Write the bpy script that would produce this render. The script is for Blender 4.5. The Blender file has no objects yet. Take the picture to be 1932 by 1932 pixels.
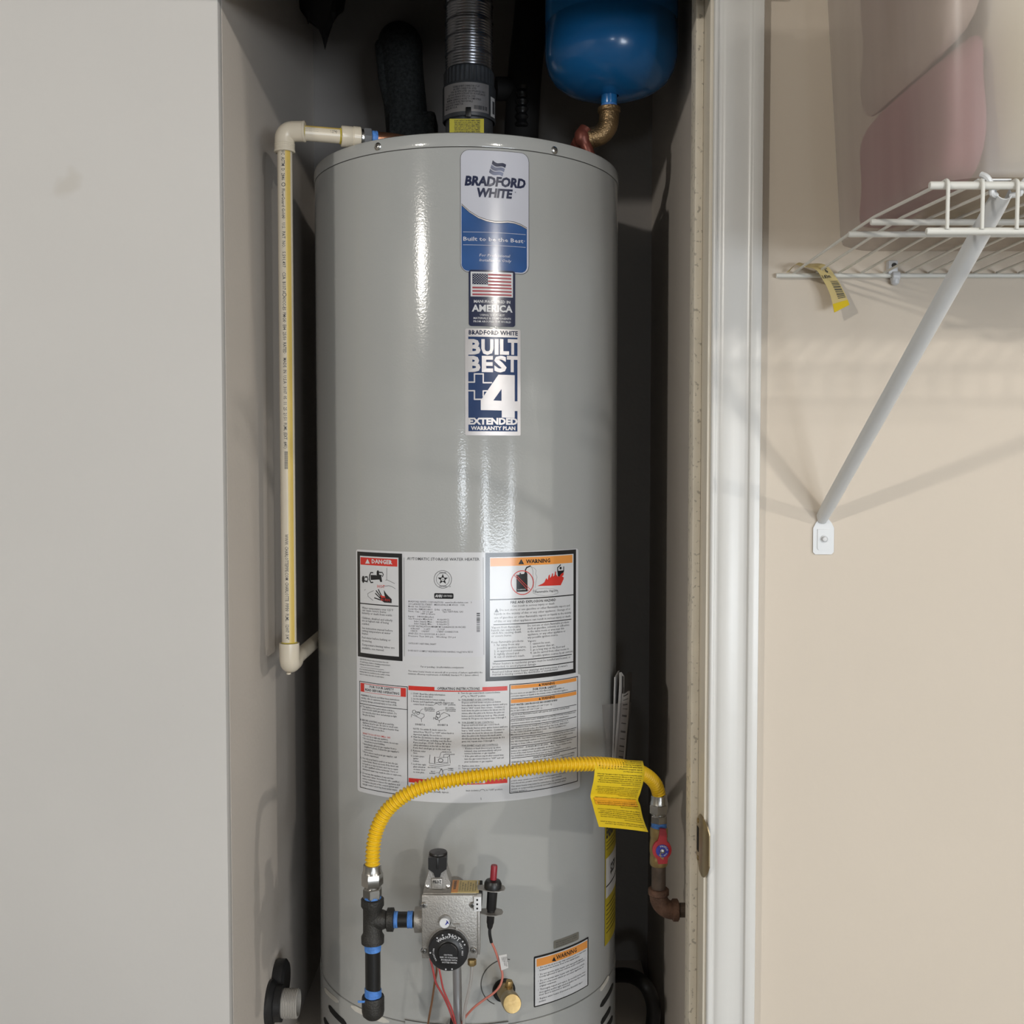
import bpy, bmesh, math, random
from mathutils import Vector, Matrix
from math import sin, cos, tan, pi, radians, atan2, sqrt, asin

# ------------------------------------------------------------------ camera, world, lights, exposure
sc = bpy.context.scene
F_PX, IMG = 1990.0, 1932.0
CAM_Z, PITCH = 1.45, radians(2.5)
cam_d = bpy.data.cameras.new('camera')
cam_d.sensor_width = 36.0
cam_d.lens = 36.0 * F_PX / IMG
cam_d.clip_start = 0.02
cam = bpy.data.objects.new('camera', cam_d)
sc.collection.objects.link(cam)
cam.location = (0, 0, CAM_Z)
cam.rotation_euler = (radians(90) - PITCH, 0, 0)
sc.camera = cam

world = bpy.data.worlds.new('world')
sc.world = world
world.use_nodes = True
world.node_tree.nodes['Background'].inputs[0].default_value = (0.80, 0.88, 1.0, 1)
world.node_tree.nodes['Background'].inputs[1].default_value = 0.15


def bulb(name, loc, power, color, radius=0.10):
    l = bpy.data.lights.new(name, 'POINT')
    l.energy = power
    l.color = color
    l.shadow_soft_size = radius
    o = bpy.data.objects.new(name, l)
    o.location = loc
    sc.collection.objects.link(o)


def daylight(name, loc, sx, sz, power, color):
    l = bpy.data.lights.new(name, 'AREA')
    l.shape = 'RECTANGLE'
    l.size, l.size_y = sx, sz
    l.energy = power
    l.color = color
    o = bpy.data.objects.new(name, l)
    o.location = loc
    o.rotation_euler = (radians(90), 0, 0)      # faces +Y, into the garage
    sc.collection.objects.link(o)


WARM, COOL = (1.0, 0.95, 0.87), (0.86, 0.93, 1.0)
# the garage's three ceiling bulbs and the daylight of its open doors
bulb('garage_bulb_middle', (1.75, -2.75, 2.52), 195, WARM, 0.07)
bulb('garage_bulb_left', (-2.3, -2.1, 2.55), 245, WARM, 0.06)
bulb('garage_bulb_right', (4.6, -2.2, 2.52), 320, WARM, 0.08)
daylight('garage_door_daylight_left', (1.78, -5.2, 0.72), 0.30, 1.44, 50, COOL)
daylight('garage_door_daylight_middle', (3.18, -5.2, 0.42), 2.5, 0.84, 190, COOL)
daylight('garage_door_daylight_right', (4.60, -5.2, 0.72), 0.30, 1.44, 48, COOL)
daylight('side_door_daylight', (-0.20, -5.2, 1.26), 0.36, 0.36, 18, COOL)

sc.view_settings.view_transform = 'Standard'
sc.view_settings.look = 'None'
sc.view_settings.gamma = 1.0
sc.view_settings.use_curve_mapping = False
sc.view_settings.exposure = -0.68

sc.cycles.max_bounces = 6
sc.cycles.diffuse_bounces = 3
sc.cycles.glossy_bounces = 3
sc.cycles.transmission_bounces = 4
sc.cycles.transparent_max_bounces = 8

# ------------------------------------------------------------------ where a photo point lies at a known depth
FW = Vector((0, cos(PITCH), -sin(PITCH)))
UP = Vector((0, sin(PITCH), cos(PITCH)))
CAM = Vector((0, 0, CAM_Z))


def ray(px, py):
    return FW + Vector((1, 0, 0)) * ((px - IMG / 2) / F_PX) + UP * ((IMG / 2 - py) / F_PX)


def at(px, py, Y):
    d = ray(px, py)
    return CAM + d * (Y / d.y)


# main dimensions, metres
YW = 1.43            # face of the garage wall
YB = 2.115           # back of the closet
XL = -0.391          # closet left side
XR = 0.277           # closet right side
TX, TY, TR = -0.0757, 1.8064, 0.254     # heater axis and radius
FLOOR_C = 0.44       # raised closet floor
Z_TOP = 1.935


def cyl(px, py):
    """angle-length s and height z where the photo ray meets the heater jacket"""
    d = ray(px, py)
    ox, oy = -TX, -TY
    a = d.x * d.x + d.y * d.y
    b = 2 * (ox * d.x + oy * d.y)
    c = ox * ox + oy * oy - TR * TR
    q = max(b * b - 4 * a * c, 0)
    t = (-b - sqrt(q)) / (2 * a)
    p = CAM + d * t
    return TR * atan2(p.x - TX, TY - p.y), p.z


def onto(s, z, off=0.0):
    a = s / TR
    return Vector((TX + (TR + off) * sin(a), TY - (TR + off) * cos(a), z))


# ------------------------------------------------------------------ materials
def mat(name, col, rough=0.5, metal=0.0, var=0.06, vscale=6.0, bump=0.0, bscale=60.0, spec=0.5, alpha=None, coat=0.0, spots=None):
    m = bpy.data.materials.new(name)
    m.use_nodes = True
    nt = m.node_tree
    bs = nt.nodes['Principled BSDF']
    bs.inputs['Roughness'].default_value = rough
    bs.inputs['Metallic'].default_value = metal
    bs.inputs['Specular IOR Level'].default_value = spec
    bs.inputs['Coat Weight'].default_value = coat
    bs.inputs['Coat Roughness'].default_value = 0.12
    tc = nt.nodes.new('ShaderNodeTexCoord')
    c0 = [max(0, c * (1 - var)) for c in col]
    c1 = [min(1, c * (1 + var)) for c in col]
    n = nt.nodes.new('ShaderNodeTexNoise')
    n.inputs['Scale'].default_value = vscale
    n.inputs['Detail'].default_value = 2
    nt.links.new(tc.outputs['Object'], n.inputs['Vector'])
    r = nt.nodes.new('ShaderNodeValToRGB')
    r.color_ramp.elements[0].position = 0.3
    r.color_ramp.elements[1].position = 0.7
    r.color_ramp.elements[0].color = (*c0, 1)
    r.color_ramp.elements[1].color = (*c1, 1)
    nt.links.new(n.outputs['Fac'], r.inputs['Fac'])
    out = r.outputs['Color']
    if spots:                                   # (scale, threshold, colour, strength) : sparse marks and dirt
        for (s_, th, c_, st) in spots:
            n2 = nt.nodes.new('ShaderNodeTexNoise')
            n2.inputs['Scale'].default_value = s_
            n2.inputs['Detail'].default_value = 3
            nt.links.new(tc.outputs['Object'], n2.inputs['Vector'])
            mr = nt.nodes.new('ShaderNodeMapRange')
            mr.inputs['From Min'].default_value = th
            mr.inputs['From Max'].default_value = th + 0.06
            mr.inputs['To Max'].default_value = st
            nt.links.new(n2.outputs['Fac'], mr.inputs['Value'])
            mx = nt.nodes.new('ShaderNodeMix')
            mx.data_type = 'RGBA'
            mx.inputs['B'].default_value = (*c_, 1)
            nt.links.new(mr.outputs['Result'], mx.inputs['Factor'])
            nt.links.new(out, mx.inputs['A'])
            out = mx.outputs['Result']
    nt.links.new(out, bs.inputs['Base Color'])
    if bump:
        nb = nt.nodes.new('ShaderNodeTexNoise')
        nb.inputs['Scale'].default_value = bscale
        nb.inputs['Detail'].default_value = 1.5
        nt.links.new(tc.outputs['Object'], nb.inputs['Vector'])
        bp = nt.nodes.new('ShaderNodeBump')
        bp.inputs['Strength'].default_value = bump
        bp.inputs['Distance'].default_value = 0.002
        nt.links.new(nb.outputs['Fac'], bp.inputs['Height'])
        nt.links.new(bp.outputs['Normal'], bs.inputs['Normal'])
    if alpha is not None:
        bs.inputs['Alpha'].default_value = alpha
    return m


def frosted(name, col, clear, body):
    """milky plastic: part of the light goes straight through, part is scattered"""
    m = bpy.data.materials.new(name)
    m.use_nodes = True
    nt = m.node_tree
    nt.nodes.remove(nt.nodes['Principled BSDF'])
    o = nt.nodes['Material Output']
    tr = nt.nodes.new('ShaderNodeBsdfTransparent')
    tr.inputs[0].default_value = (0.96, 0.95, 0.95, 1)
    df = nt.nodes.new('ShaderNodeBsdfDiffuse')
    df.inputs[0].default_value = (*col, 1)
    tl = nt.nodes.new('ShaderNodeBsdfTranslucent')
    tl.inputs[0].default_value = (*col, 1)
    gl = nt.nodes.new('ShaderNodeBsdfGlossy')
    gl.inputs['Roughness'].default_value = 0.3
    m1, m2, m3 = (nt.nodes.new('ShaderNodeMixShader') for _ in range(3))
    nz = nt.nodes.new('ShaderNodeTexNoise')
    nz.inputs['Scale'].default_value = 14
    tc = nt.nodes.new('ShaderNodeTexCoord')
    mp = nt.nodes.new('ShaderNodeMapping')
    mp.inputs['Scale'].default_value = (1, 1, 0.12)
    nt.links.new(tc.outputs['Object'], mp.inputs['Vector'])
    nt.links.new(mp.outputs['Vector'], nz.inputs['Vector'])
    mr = nt.nodes.new('ShaderNodeMapRange')
    mr.inputs['From Min'].default_value = 0.3
    mr.inputs['From Max'].default_value = 0.7
    mr.inputs['To Min'].default_value = clear - 0.07
    mr.inputs['To Max'].default_value = clear + 0.07
    nt.links.new(nz.outputs['Fac'], mr.inputs['Value'])
    m1.inputs[0].default_value = body
    nt.links.new(df.outputs[0], m1.inputs[1])
    nt.links.new(tl.outputs[0], m1.inputs[2])
    m2.inputs[0].default_value = 0.06
    nt.links.new(m1.outputs[0], m2.inputs[1])
    nt.links.new(gl.outputs[0], m2.inputs[2])
    nt.links.new(mr.outputs['Result'], m3.inputs[0])
    nt.links.new(m2.outputs[0], m3.inputs[1])
    nt.links.new(tr.outputs[0], m3.inputs[2])
    nt.links.new(m3.outputs[0], o.inputs['Surface'])
    return m


K = dict(
    wall_grey=mat('wall_paint_grey', (0.555, 0.538, 0.518), 0.6, var=0.025, vscale=2.5, bump=0.10, bscale=90,
                  spots=[(9, 0.735, (0.42, 0.38, 0.32), 0.35), (55, 0.80, (0.16, 0.14, 0.12), 0.6)]),
    wall_beige=mat('wall_paint_beige', (0.68, 0.60, 0.505), 0.6, var=0.02, vscale=2.5, bump=0.10, bscale=90,
                   spots=[(60, 0.82, (0.12, 0.1, 0.09), 0.7)]),
    wall_closet=mat('closet_paint', (0.61, 0.555, 0.50), 0.65, var=0.03, vscale=3, bump=0.15, bscale=120,
                    spots=[(50, 0.80, (0.08, 0.07, 0.06), 0.7)]),
    wall_back=mat('closet_back_shade_tone', (0.27, 0.25, 0.235), 0.7, var=0.04, vscale=3, bump=0.15, bscale=120),  # greyer back wall, darkened further so its colour carries the closet's deep shade
    wall_garage=mat('garage_paint', (0.30, 0.285, 0.26), 0.7),
    ceiling=mat('ceiling_paint', (0.34, 0.33, 0.31), 0.8),
    concrete=mat('concrete', (0.17, 0.165, 0.155), 0.7, var=0.15, bump=0.3),
    trim_white=mat('trim_gloss_white', (0.74, 0.735, 0.715), 0.28, var=0.02, bump=0.08, bscale=40,
                   spots=[(70, 0.80, (0.3, 0.27, 0.22), 0.5)]),
    trim_cream=mat('trim_cream', (0.74, 0.68, 0.575), 0.45, var=0.05, bump=0.15, bscale=60),
    stop_dirty=mat('stop_dirty_cream', (0.80, 0.735, 0.62), 0.5, var=0.06, vscale=20, bump=0.2,
                   spots=[(130, 0.60, (0.22, 0.19, 0.15), 0.55)]),
    brass_dull=mat('dull_brass_plate', (0.42, 0.33, 0.20), 0.35, 0.9, bump=0.05),
    jacket=mat('jacket_grey_enamel', (0.39, 0.397, 0.39), 0.12, var=0.015, vscale=4, bump=0.05, bscale=330),
    seam=mat('dark_seam', (0.045, 0.043, 0.04), 0.7),
    slot=mat('opening_shade_black', (0.006, 0.006, 0.006), 0.9),  # flat black laid on as the inner shade of slots and holes
    emboss=mat('pale_adhesive', (0.62, 0.60, 0.55), 0.6, var=0.1, vscale=40),
    steel=mat('zinc_steel', (0.60, 0.60, 0.59), 0.25, 1.0, var=0.12, vscale=30),
    nickel=mat('nickel_nut', (0.50, 0.49, 0.465), 0.24, 1.0, var=0.08, vscale=40, bump=0.1),
    cast_alu=mat('cast_aluminium', (0.40, 0.385, 0.365), 0.48, 0.75, var=0.05, vscale=60, bump=0.25, bscale=500),
    alu_tube=mat('aluminium_tube', (0.78, 0.78, 0.77), 0.25, 0.65),
    steel_tube=mat('steel_tube', (0.40, 0.41, 0.43), 0.32, 0.65),
    flue=mat('galvanised_flue', (0.46, 0.465, 0.49), 0.22, 0.95, var=0.12, vscale=25),
    flue_dark=mat('galvanised_collar', (0.15, 0.16, 0.175), 0.4, 0.7, var=0.15, vscale=40),
    black_pipe=mat('black_iron_pipe', (0.012, 0.012, 0.012), 0.35, 0.0),
    iron=mat('malleable_iron', (0.040, 0.038, 0.035), 0.55, 0.4, var=0.2, vscale=80, bump=0.5, bscale=420),
    rust=mat('rusty_iron', (0.115, 0.060, 0.038), 0.75, 0.2, var=0.35, vscale=60, bump=0.5, bscale=300),
    brown_pipe=mat('brown_iron_pipe', (0.095, 0.068, 0.050), 0.6, 0.3, var=0.3, vscale=50, bump=0.3, bscale=200),
    tape=mat('blue_thread_tape', (0.085, 0.25, 0.66), 0.5, var=0.22, vscale=120, bump=0.4, bscale=400),
    yellow=mat('yellow_hose_coating', (0.83, 0.52, 0.012), 0.38, var=0.06),
    yellow_tag=mat('yellow_tag_vinyl', (0.80, 0.58, 0.020), 0.42, var=0.04),
    orange_tag=mat('tag_orange_block', (0.83, 0.40, 0.02), 0.5, var=0.03),
    pale_tag=mat('pale_yellow_tag', (0.70, 0.56, 0.25), 0.5, var=0.05),
    cpvc=mat('cream_plastic', (0.72, 0.645, 0.52), 0.3, var=0.02, coat=0.1),
    cpvc_yellow=mat('yellow_stripe', (0.68, 0.49, 0.12), 0.35, var=0.04),
    glue=mat('yellow_cement', (0.55, 0.44, 0.04), 0.35, var=0.25, vscale=80),
    copper=mat('copper_pipe', (0.30, 0.145, 0.085), 0.32, 0.85, var=0.2, vscale=25),
    copper_dark=mat('painted_copper_red', (0.16, 0.045, 0.032), 0.4, 0.4, var=0.25, vscale=50, bump=0.4),
    copper_wire=mat('copper_capillary', (0.30, 0.155, 0.085), 0.35, 0.6),
    bronze=mat('cast_bronze', (0.26, 0.175, 0.09), 0.38, 0.85, var=0.2, vscale=40, bump=0.5, bscale=350),
    brass=mat('brass', (0.40, 0.285, 0.125), 0.38, 0.8, var=0.15, vscale=40, bump=0.15, bscale=150),
    blue_tank=mat('blue_enamel', (0.012, 0.165, 0.46), 0.22, var=0.03, coat=0.3),
    foam=mat('black_foam', (0.018, 0.020, 0.020), 0.8, var=0.5, vscale=180, bump=0.9, bscale=420, spec=0.3),
    black_plastic=mat('black_plastic', (0.013, 0.013, 0.014), 0.38, var=0.1),
    black_matt=mat('black_matt', (0.012, 0.011, 0.011), 0.75, var=0.2),
    grey_plastic=mat('grey_plastic', (0.36, 0.34, 0.31), 0.4),
    white_plastic=mat('white_plastic', (0.72, 0.73, 0.75), 0.4, var=0.02),
    shelf_white=mat('shelf_vinyl_white', (0.76, 0.755, 0.71), 0.35, var=0.02),
    strut_white=mat('strut_enamel_white', (0.72, 0.735, 0.75), 0.35, var=0.02),
    red_plastic=mat('red_plastic', (0.28, 0.018, 0.030), 0.4),
    red_handle=mat('red_handle', (0.40, 0.014, 0.022), 0.4),
    blue_badge=mat('blue_badge', (0.025, 0.03, 0.33), 0.4),
    wire_red=mat('red_wire', (0.42, 0.06, 0.06), 0.45),
    wire_pink=mat('salmon_wire', (0.52, 0.17, 0.13), 0.45),
    print_black=mat('print_black', (0.018, 0.018, 0.020), 0.18, var=0.0),
    print_text=mat('print_text_grey', (0.075, 0.075, 0.08), 0.18, var=0.0),
    print_white=mat('print_white', (0.64, 0.645, 0.665), 0.18, var=0.01),
    print_plate=mat('print_rating_sticker', (0.645, 0.65, 0.69), 0.18, var=0.01),
    print_red=mat('print_red', (0.60, 0.040, 0.030), 0.18, var=0.01),
    print_orange=mat('print_orange', (0.78, 0.31, 0.07), 0.18, var=0.01),
    print_navy=mat('print_navy', (0.016, 0.022, 0.060), 0.18, var=0.01),
    print_navy2=mat('print_navy_blue', (0.012, 0.038, 0.125), 0.18, var=0.02),
    print_blue=mat('print_blue', (0.028, 0.09, 0.265), 0.18, var=0.16, vscale=18),
    print_lilac=mat('print_pale_lilac', (0.56, 0.57, 0.64), 0.18, var=0.02),
    print_steelblue=mat('print_steel_blue', (0.16, 0.18, 0.27), 0.18, var=0.35, vscale=60),
    silver=mat('silver_foil', (0.48, 0.455, 0.45), 0.33, 0.55, var=0.05, vscale=40),
    foil_grey=mat('grey_metal_plate', (0.27, 0.26, 0.225), 0.45, 0.5, var=0.06, vscale=60),
    energy_yellow=mat('energy_yellow', (0.46, 0.36, 0.01), 0.45, var=0.03),
    flue_yellow=mat('flue_tag_yellow', (0.46, 0.41, 0.03), 0.45, var=0.05),
    paper=mat('paper_white', (0.60, 0.59, 0.585), 0.6, var=0.03),
    paper_dark=mat('booklet_dark_cover', (0.040, 0.037, 0.037), 0.5),
    pink_cloth=mat('dusty_pink_cloth', (0.38, 0.165, 0.19), 0.9, var=0.10, vscale=9, bump=0.4, bscale=40),
    cream_cloth=mat('cream_cloth', (0.62, 0.56, 0.36), 0.9, var=0.06, vscale=6, bump=0.3, bscale=30),
    ribbed_cloth=mat('ribbed_tan_cloth', (0.50, 0.40, 0.35), 0.9, var=0.08, vscale=12, bump=0.4, bscale=60),
    tote=frosted('milky_tote_plastic', (0.66, 0.60, 0.55), 0.50, 0.45),
    pouch=frosted('clear_pouch_plastic', (0.35, 0.34, 0.33), 0.80, 0.2),
)

# ------------------------------------------------------------------ scene helpers
ROOT = {}


def empty(name, loc, label, cat, group=None):
    o = bpy.data.objects.new(name, None)
    o.empty_display_size = 0.05
    o.location = loc
    sc.collection.objects.link(o)
    o['label'] = label
    o['category'] = cat
    if group:
        o['group'] = group
    return o


def base_of(o):
    while o.parent:
        o = o.parent
    return Vector(o.location)


class MB:
    def __init__(self):
        self.v, self.f = [], []

    def add(self, vs, fs):
        n = len(self.v)
        self.v += [Vector(p) for p in vs]
        self.f += [tuple(i + n for i in f) for f in fs]
        return self

    def box(self, lo, hi, bev=0.0, M=None, seg=2):
        lo, hi = Vector(lo), Vector(hi)
        bm = bmesh.new()
        bmesh.ops.create_cube(bm, size=1.0)
        for v in bm.verts:
            v.co = Vector([lo[i] + (v.co[i] + 0.5) * (hi[i] - lo[i]) for i in range(3)])
        if bev:
            bmesh.ops.bevel(bm, geom=bm.edges[:], offset=bev, segments=seg, affect='EDGES', profile=0.5)
        bm.verts.index_update()
        vs = [(M @ v.co) if M else v.co.copy() for v in bm.verts]
        fs = [tuple(v.index for v in f.verts) for f in bm.faces]
        bm.free()
        return self.add(vs, fs)

    def lathe(self, prof, o, ax, seg=24, cap=True, a0=0.0):
        """prof: (radius, distance along the axis)"""
        o, ax = Vector(o), Vector(ax).normalized()
        u = ax.orthogonal().normalized() if abs(ax.z) < 0.9 else Vector((1, 0, 0))
        u = (u - ax * u.dot(ax)).normalized()
        w = ax.cross(u)
        vs, fs = [], []
        for (r, h) in prof:
            for k in range(seg):
                a = 2 * pi * k / seg + a0
                vs.append(o + ax * h + (u * cos(a) + w * sin(a)) * r)
        for i in range(len(prof) - 1):
            for k in range(seg):
                k2 = (k + 1) % seg
                fs.append((i * seg + k, i * seg + k2, (i + 1) * seg + k2, (i + 1) * seg + k))
        if cap:
            if prof[0][0] > 1e-6:
                fs.append(tuple(reversed(range(seg))))
            if prof[-1][0] > 1e-6:
                fs.append(tuple((len(prof) - 1) * seg + k for k in range(seg)))
        return self.add(vs, fs)

    def tube(self, pts, r, seg=16, cap=True):
        pts = [Vector(p) for p in pts]
        n = len(pts)
        rs = r if isinstance(r, (list, tuple)) else [r] * n
        vs, fs = [], []
        t0 = (pts[1] - pts[0]).normalized()
        u = t0.orthogonal().normalized()
        for i in range(n):
            t = (pts[min(i + 1, n - 1)] - pts[max(i - 1, 0)]).normalized()
            u = (u - t * u.dot(t)).normalized()
            w = t.cross(u)
            for k in range(seg):
                a = 2 * pi * k / seg
                vs.append(pts[i] + (u * cos(a) + w * sin(a)) * rs[i])
        for i in range(n - 1):
            for k in range(seg):
                k2 = (k + 1) % seg
                fs.append((i * seg + k, i * seg + k2, (i + 1) * seg + k2, (i + 1) * seg + k))
        if cap:
            fs.append(tuple(reversed(range(seg))))
            fs.append(tuple((n - 1) * seg + k for k in range(seg)))
        return self.add(vs, fs)

    def grid(self, rows, thick=0.0, nrm=None):
        """rows of points; optional thickness along a per-point or single normal"""
        nr, nc = len(rows), len(rows[0])
        vs = [Vector(p) for r in rows for p in r]
        fs = [(i * nc + j, i * nc + j + 1, (i + 1) * nc + j + 1, (i + 1) * nc + j) for i in range(nr - 1) for j in range(nc - 1)]
        if thick:
            n = len(vs)
            nv = Vector(nrm)
            vs2 = [p + nv * thick for p in vs]
            fs2 = [tuple(reversed([i + n for i in f])) for f in fs]
            edge = []
            rim = [j for j in range(nc)] + [i * nc + nc - 1 for i in range(1, nr)] + [(nr - 1) * nc + j for j in range(nc - 2, -1, -1)] + [i * nc for i in range(nr - 2, 0, -1)]
            for a, b in zip(rim, rim[1:] + rim[:1]):
                edge.append((b, a, a + n, b + n))
            vs, fs = vs + vs2, fs + fs2 + edge
        return self.add(vs, fs)

    def prism(self, poly, o, eu, ev, en, depth):
        """flat outline in the eu/ev plane at o, pushed along en"""
        o, eu, ev, en = Vector(o), Vector(eu), Vector(ev), Vector(en)
        n = len(poly)
        vs = [o + eu * a + ev * b for a, b in poly] + [o + eu * a + ev * b + en * depth for a, b in poly]
        fs = [tuple(reversed(range(n))), tuple(range(n, 2 * n))]
        fs += [(i, (i + 1) % n, n + (i + 1) % n, n + i) for i in range(n)]
        return self.add(vs, fs)

    def build(self, name, m, parent=None, smooth=True, ang=38):
        off = base_of(parent) if parent else Vector((0, 0, 0))
        me = bpy.data.meshes.new(name)
        me.from_pydata([tuple(p - off) for p in self.v], [], self.f)
        bm = bmesh.new()
        bm.from_mesh(me)
        if len(bm.faces) < 60000:
            bmesh.ops.recalc_face_normals(bm, faces=bm.faces[:])
        bm.to_mesh(me)
        bm.free()
        me.materials.append(K[m] if isinstance(m, str) else m)
        if smooth:
            for p in me.polygons:
                p.use_smooth = True
            me.set_sharp_from_angle(angle=radians(ang))
        o = bpy.data.objects.new(name, me)
        sc.collection.objects.link(o)
        if parent:
            o.parent = parent
        return o


def struct(o):
    o['kind'] = 'structure'
    return o


def wall(name, lo, hi, m, bev=0.0):
    return struct(MB().box(lo, hi, bev).build(name, m, smooth=bool(bev)))


def smooth_path(pts, n=10):
    """Catmull-Rom through the points"""
    P = [Vector(p) for p in pts]
    P = [P[0] * 2 - P[1]] + P + [P[-1] * 2 - P[-2]]
    out = []
    for i in range(1, len(P) - 2):
        for k in range(n):
            t = k / n
            a, b, c, d = P[i - 1], P[i], P[i + 1], P[i + 2]
            out.append(0.5 * ((2 * b) + (c - a) * t + (2 * a - 5 * b + 4 * c - d) * t * t + (3 * b - a - 3 * c + d) * t ** 3))
    out.append(P[-2])
    return out


def resample(pts, step):
    L = [0.0]
    for a, b in zip(pts, pts[1:]):
        L.append(L[-1] + (b - a).length)
    n = max(2, int(L[-1] / step))
    out, j = [], 0
    for i in range(n + 1):
        d = L[-1] * i / n
        while j < len(L) - 2 and L[j + 1] < d:
            j += 1
        t = (d - L[j]) / max(L[j + 1] - L[j], 1e-9)
        out.append(pts[j].lerp(pts[j + 1], t))
    return out


def circ(cx, cy, r, n=24, ry=None, a0=0.0, a1=2 * pi):
    ry = r if ry is None else ry
    return [(cx + r * cos(a0 + (a1 - a0) * k / n), cy + ry * sin(a0 + (a1 - a0) * k / n)) for k in range(n)]


def rrect(x0, y0, x1, y1, r, n=5):
    out = []
    for cx, cy, a in ((x1 - r, y1 - r, 0), (x0 + r, y1 - r, pi / 2), (x0 + r, y0 + r, pi), (x1 - r, y0 + r, 1.5 * pi)):
        out += [(cx + r * cos(a + pi / 2 * k / n), cy + r * sin(a + pi / 2 * k / n)) for k in range(n + 1)]
    return out


# ------------------------------------------------------------------ lettering: queued, meshed in one pass, bent onto its surface
TEXTQ = []


def put_text(mb, body, mapper, w=None, h=0.01, bold=0.0, shear=0.0, align='LEFT'):
    """mapper takes (x right from the line's start, y up from its baseline) in metres"""
    TEXTQ.append((mb, body, mapper, w, h, bold, shear, align))


def flush_text():
    objs = []
    cache = {}
    for (mb, body, mp, w, h, bold, shear, align) in TEXTQ:
        key = (body, bold, shear)
        if key not in cache:
            c = bpy.data.curves.new('lettering', 'FONT')
            c.body = body
            c.size = 1.0
            c.offset = bold
            c.shear = shear
            c.resolution_u = 2 if h > 0.008 else 1
            c.fill_mode = 'FRONT'
            o = bpy.data.objects.new('lettering', c)
            sc.collection.objects.link(o)
            cache[key] = o
    c = bpy.data.curves.new('lettering', 'FONT')
    c.body = 'H'
    oh = bpy.data.objects.new('lettering', c)
    sc.collection.objects.link(oh)
    bpy.context.view_layer.update()
    dg = bpy.context.evaluated_depsgraph_get()

    def read(o):
        me = o.evaluated_get(dg).to_mesh()
        vs = [v.co.copy() for v in me.vertices]
        fs = [tuple(p.vertices) for p in me.polygons]
        o.evaluated_get(dg).to_mesh_clear()
        return vs, fs
    cap = max(v.y for v in read(oh)[0])
    got = {k: read(o) for k, o in cache.items()}
    for (mb, body, mp, w, h, bold, shear, align) in TEXTQ:
        vs, fs = got[(body, bold, shear)]
        if not vs:
            continue
        x0, x1 = min(v.x for v in vs), max(v.x for v in vs)
        sy = h / cap
        sx = (w / (x1 - x0)) if w else sy
        sh = {'LEFT': 0, 'CENTER': -0.5 * (x1 - x0) * sx, 'RIGHT': -(x1 - x0) * sx}[align]
        mb.add([mp((v.x - x0) * sx + sh, v.y * sy) for v in vs], fs)
    for o in list(cache.values()) + [oh]:
        cu = o.data
        bpy.data.objects.remove(o)
        bpy.data.curves.remove(cu)
    TEXTQ.clear()


# print on the heater jacket, read off the photo at enlarged scale
class Zoom:
    def __init__(self, x, y, k):
        self.x, self.y, self.k = x, y, k

    def __call__(self, a, b):
        return self.x + a / self.k, self.y + b / self.k

    def sz(self, a, b):
        return cyl(*self(a, b))


Z3, Z4 = Zoom(850, 260, 7.153), Zoom(850, 500, 5.682)
Z5, Z6 = Zoom(660, 1020, 7.154), Zoom(900, 1020, 7.157)
Z7, Z8 = Zoom(660, 1270, 7.726), Zoom(860, 1270, 7.728)
Z9 = Zoom(880, 1740, 6.44)
PX = Zoom(0, 0, 1.0)


def j_patch(mb, s0, z0, s1, z1, off, step=0.006):
    n = max(1, int(abs(s1 - s0) / step))
    mb.grid([[onto(s0 + (s1 - s0) * j / n, z, off) for j in range(n + 1)] for z in (z0, z1)])


def j_rect(mb, Z, x0, y0, x1, y1, off):
    """rectangle from left edge heights y0 / y1 at x0, and right edge x1"""
    s0, z0 = Z.sz(x0, y0)
    _, z1 = Z.sz(x0, y1)
    s1, _ = Z.sz(x1, y0)
    j_patch(mb, s0, z1, s1, z0, off)


def j_frame(mb, Z, x0, y0, x1, y1, t, off):
    s0, z0 = Z.sz(x0, y0)
    _, z1 = Z.sz(x0, y1)
    s1, _ = Z.sz(x1, y0)
    d = t / Z.k * (TY - TR) / F_PX
    j_patch(mb, s0, z0 - d, s1, z0, off)
    j_patch(mb, s0, z1, s1, z1 + d, off)
    j_patch(mb, s0, z1 + d, s0 + d, z0 - d, off)
    j_patch(mb, s1 - d, z1 + d, s1, z0 - d, off)


def j_fill(mb, P, off, step=0.004):
    """fill a flat outline given as (s, z) and cut it so that it follows the jacket"""
    bm = bmesh.new()
    f = bm.faces.new([bm.verts.new((a, 0, b)) for a, b in P])
    f.normal_update()
    bmesh.ops.triangulate(bm, faces=[f])
    lo, hi = min(p[0] for p in P), max(p[0] for p in P)
    s = lo + step
    while s < hi - 1e-4:
        bmesh.ops.bisect_plane(bm, geom=bm.verts[:] + bm.edges[:] + bm.faces[:], plane_co=(s, 0, 0), plane_no=(1, 0, 0))
        s += step
    bm.verts.index_update()
    mb.add([onto(v.co.x, v.co.z, off) for v in bm.verts], [tuple(v.index for v in q.verts) for q in bm.faces])
    bm.free()


def j_poly(mb, Z, pts, off):
    j_fill(mb, [Z.sz(*p) for p in pts], off)


def j_local(mb, poly, s, z, off):
    """outline in metres about a jacket point"""
    j_fill(mb, [(s + a, z + b) for a, b in poly], off)


def j_strip(mb, s0, s1, f_lo, f_hi, off, n=40):
    rows = [[], []]
    for j in range(n + 1):
        s = s0 + (s1 - s0) * j / n
        rows[0].append(onto(s, f_lo(s), off))
        rows[1].append(onto(s, f_hi(s), off))
    mb.grid(rows)


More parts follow.
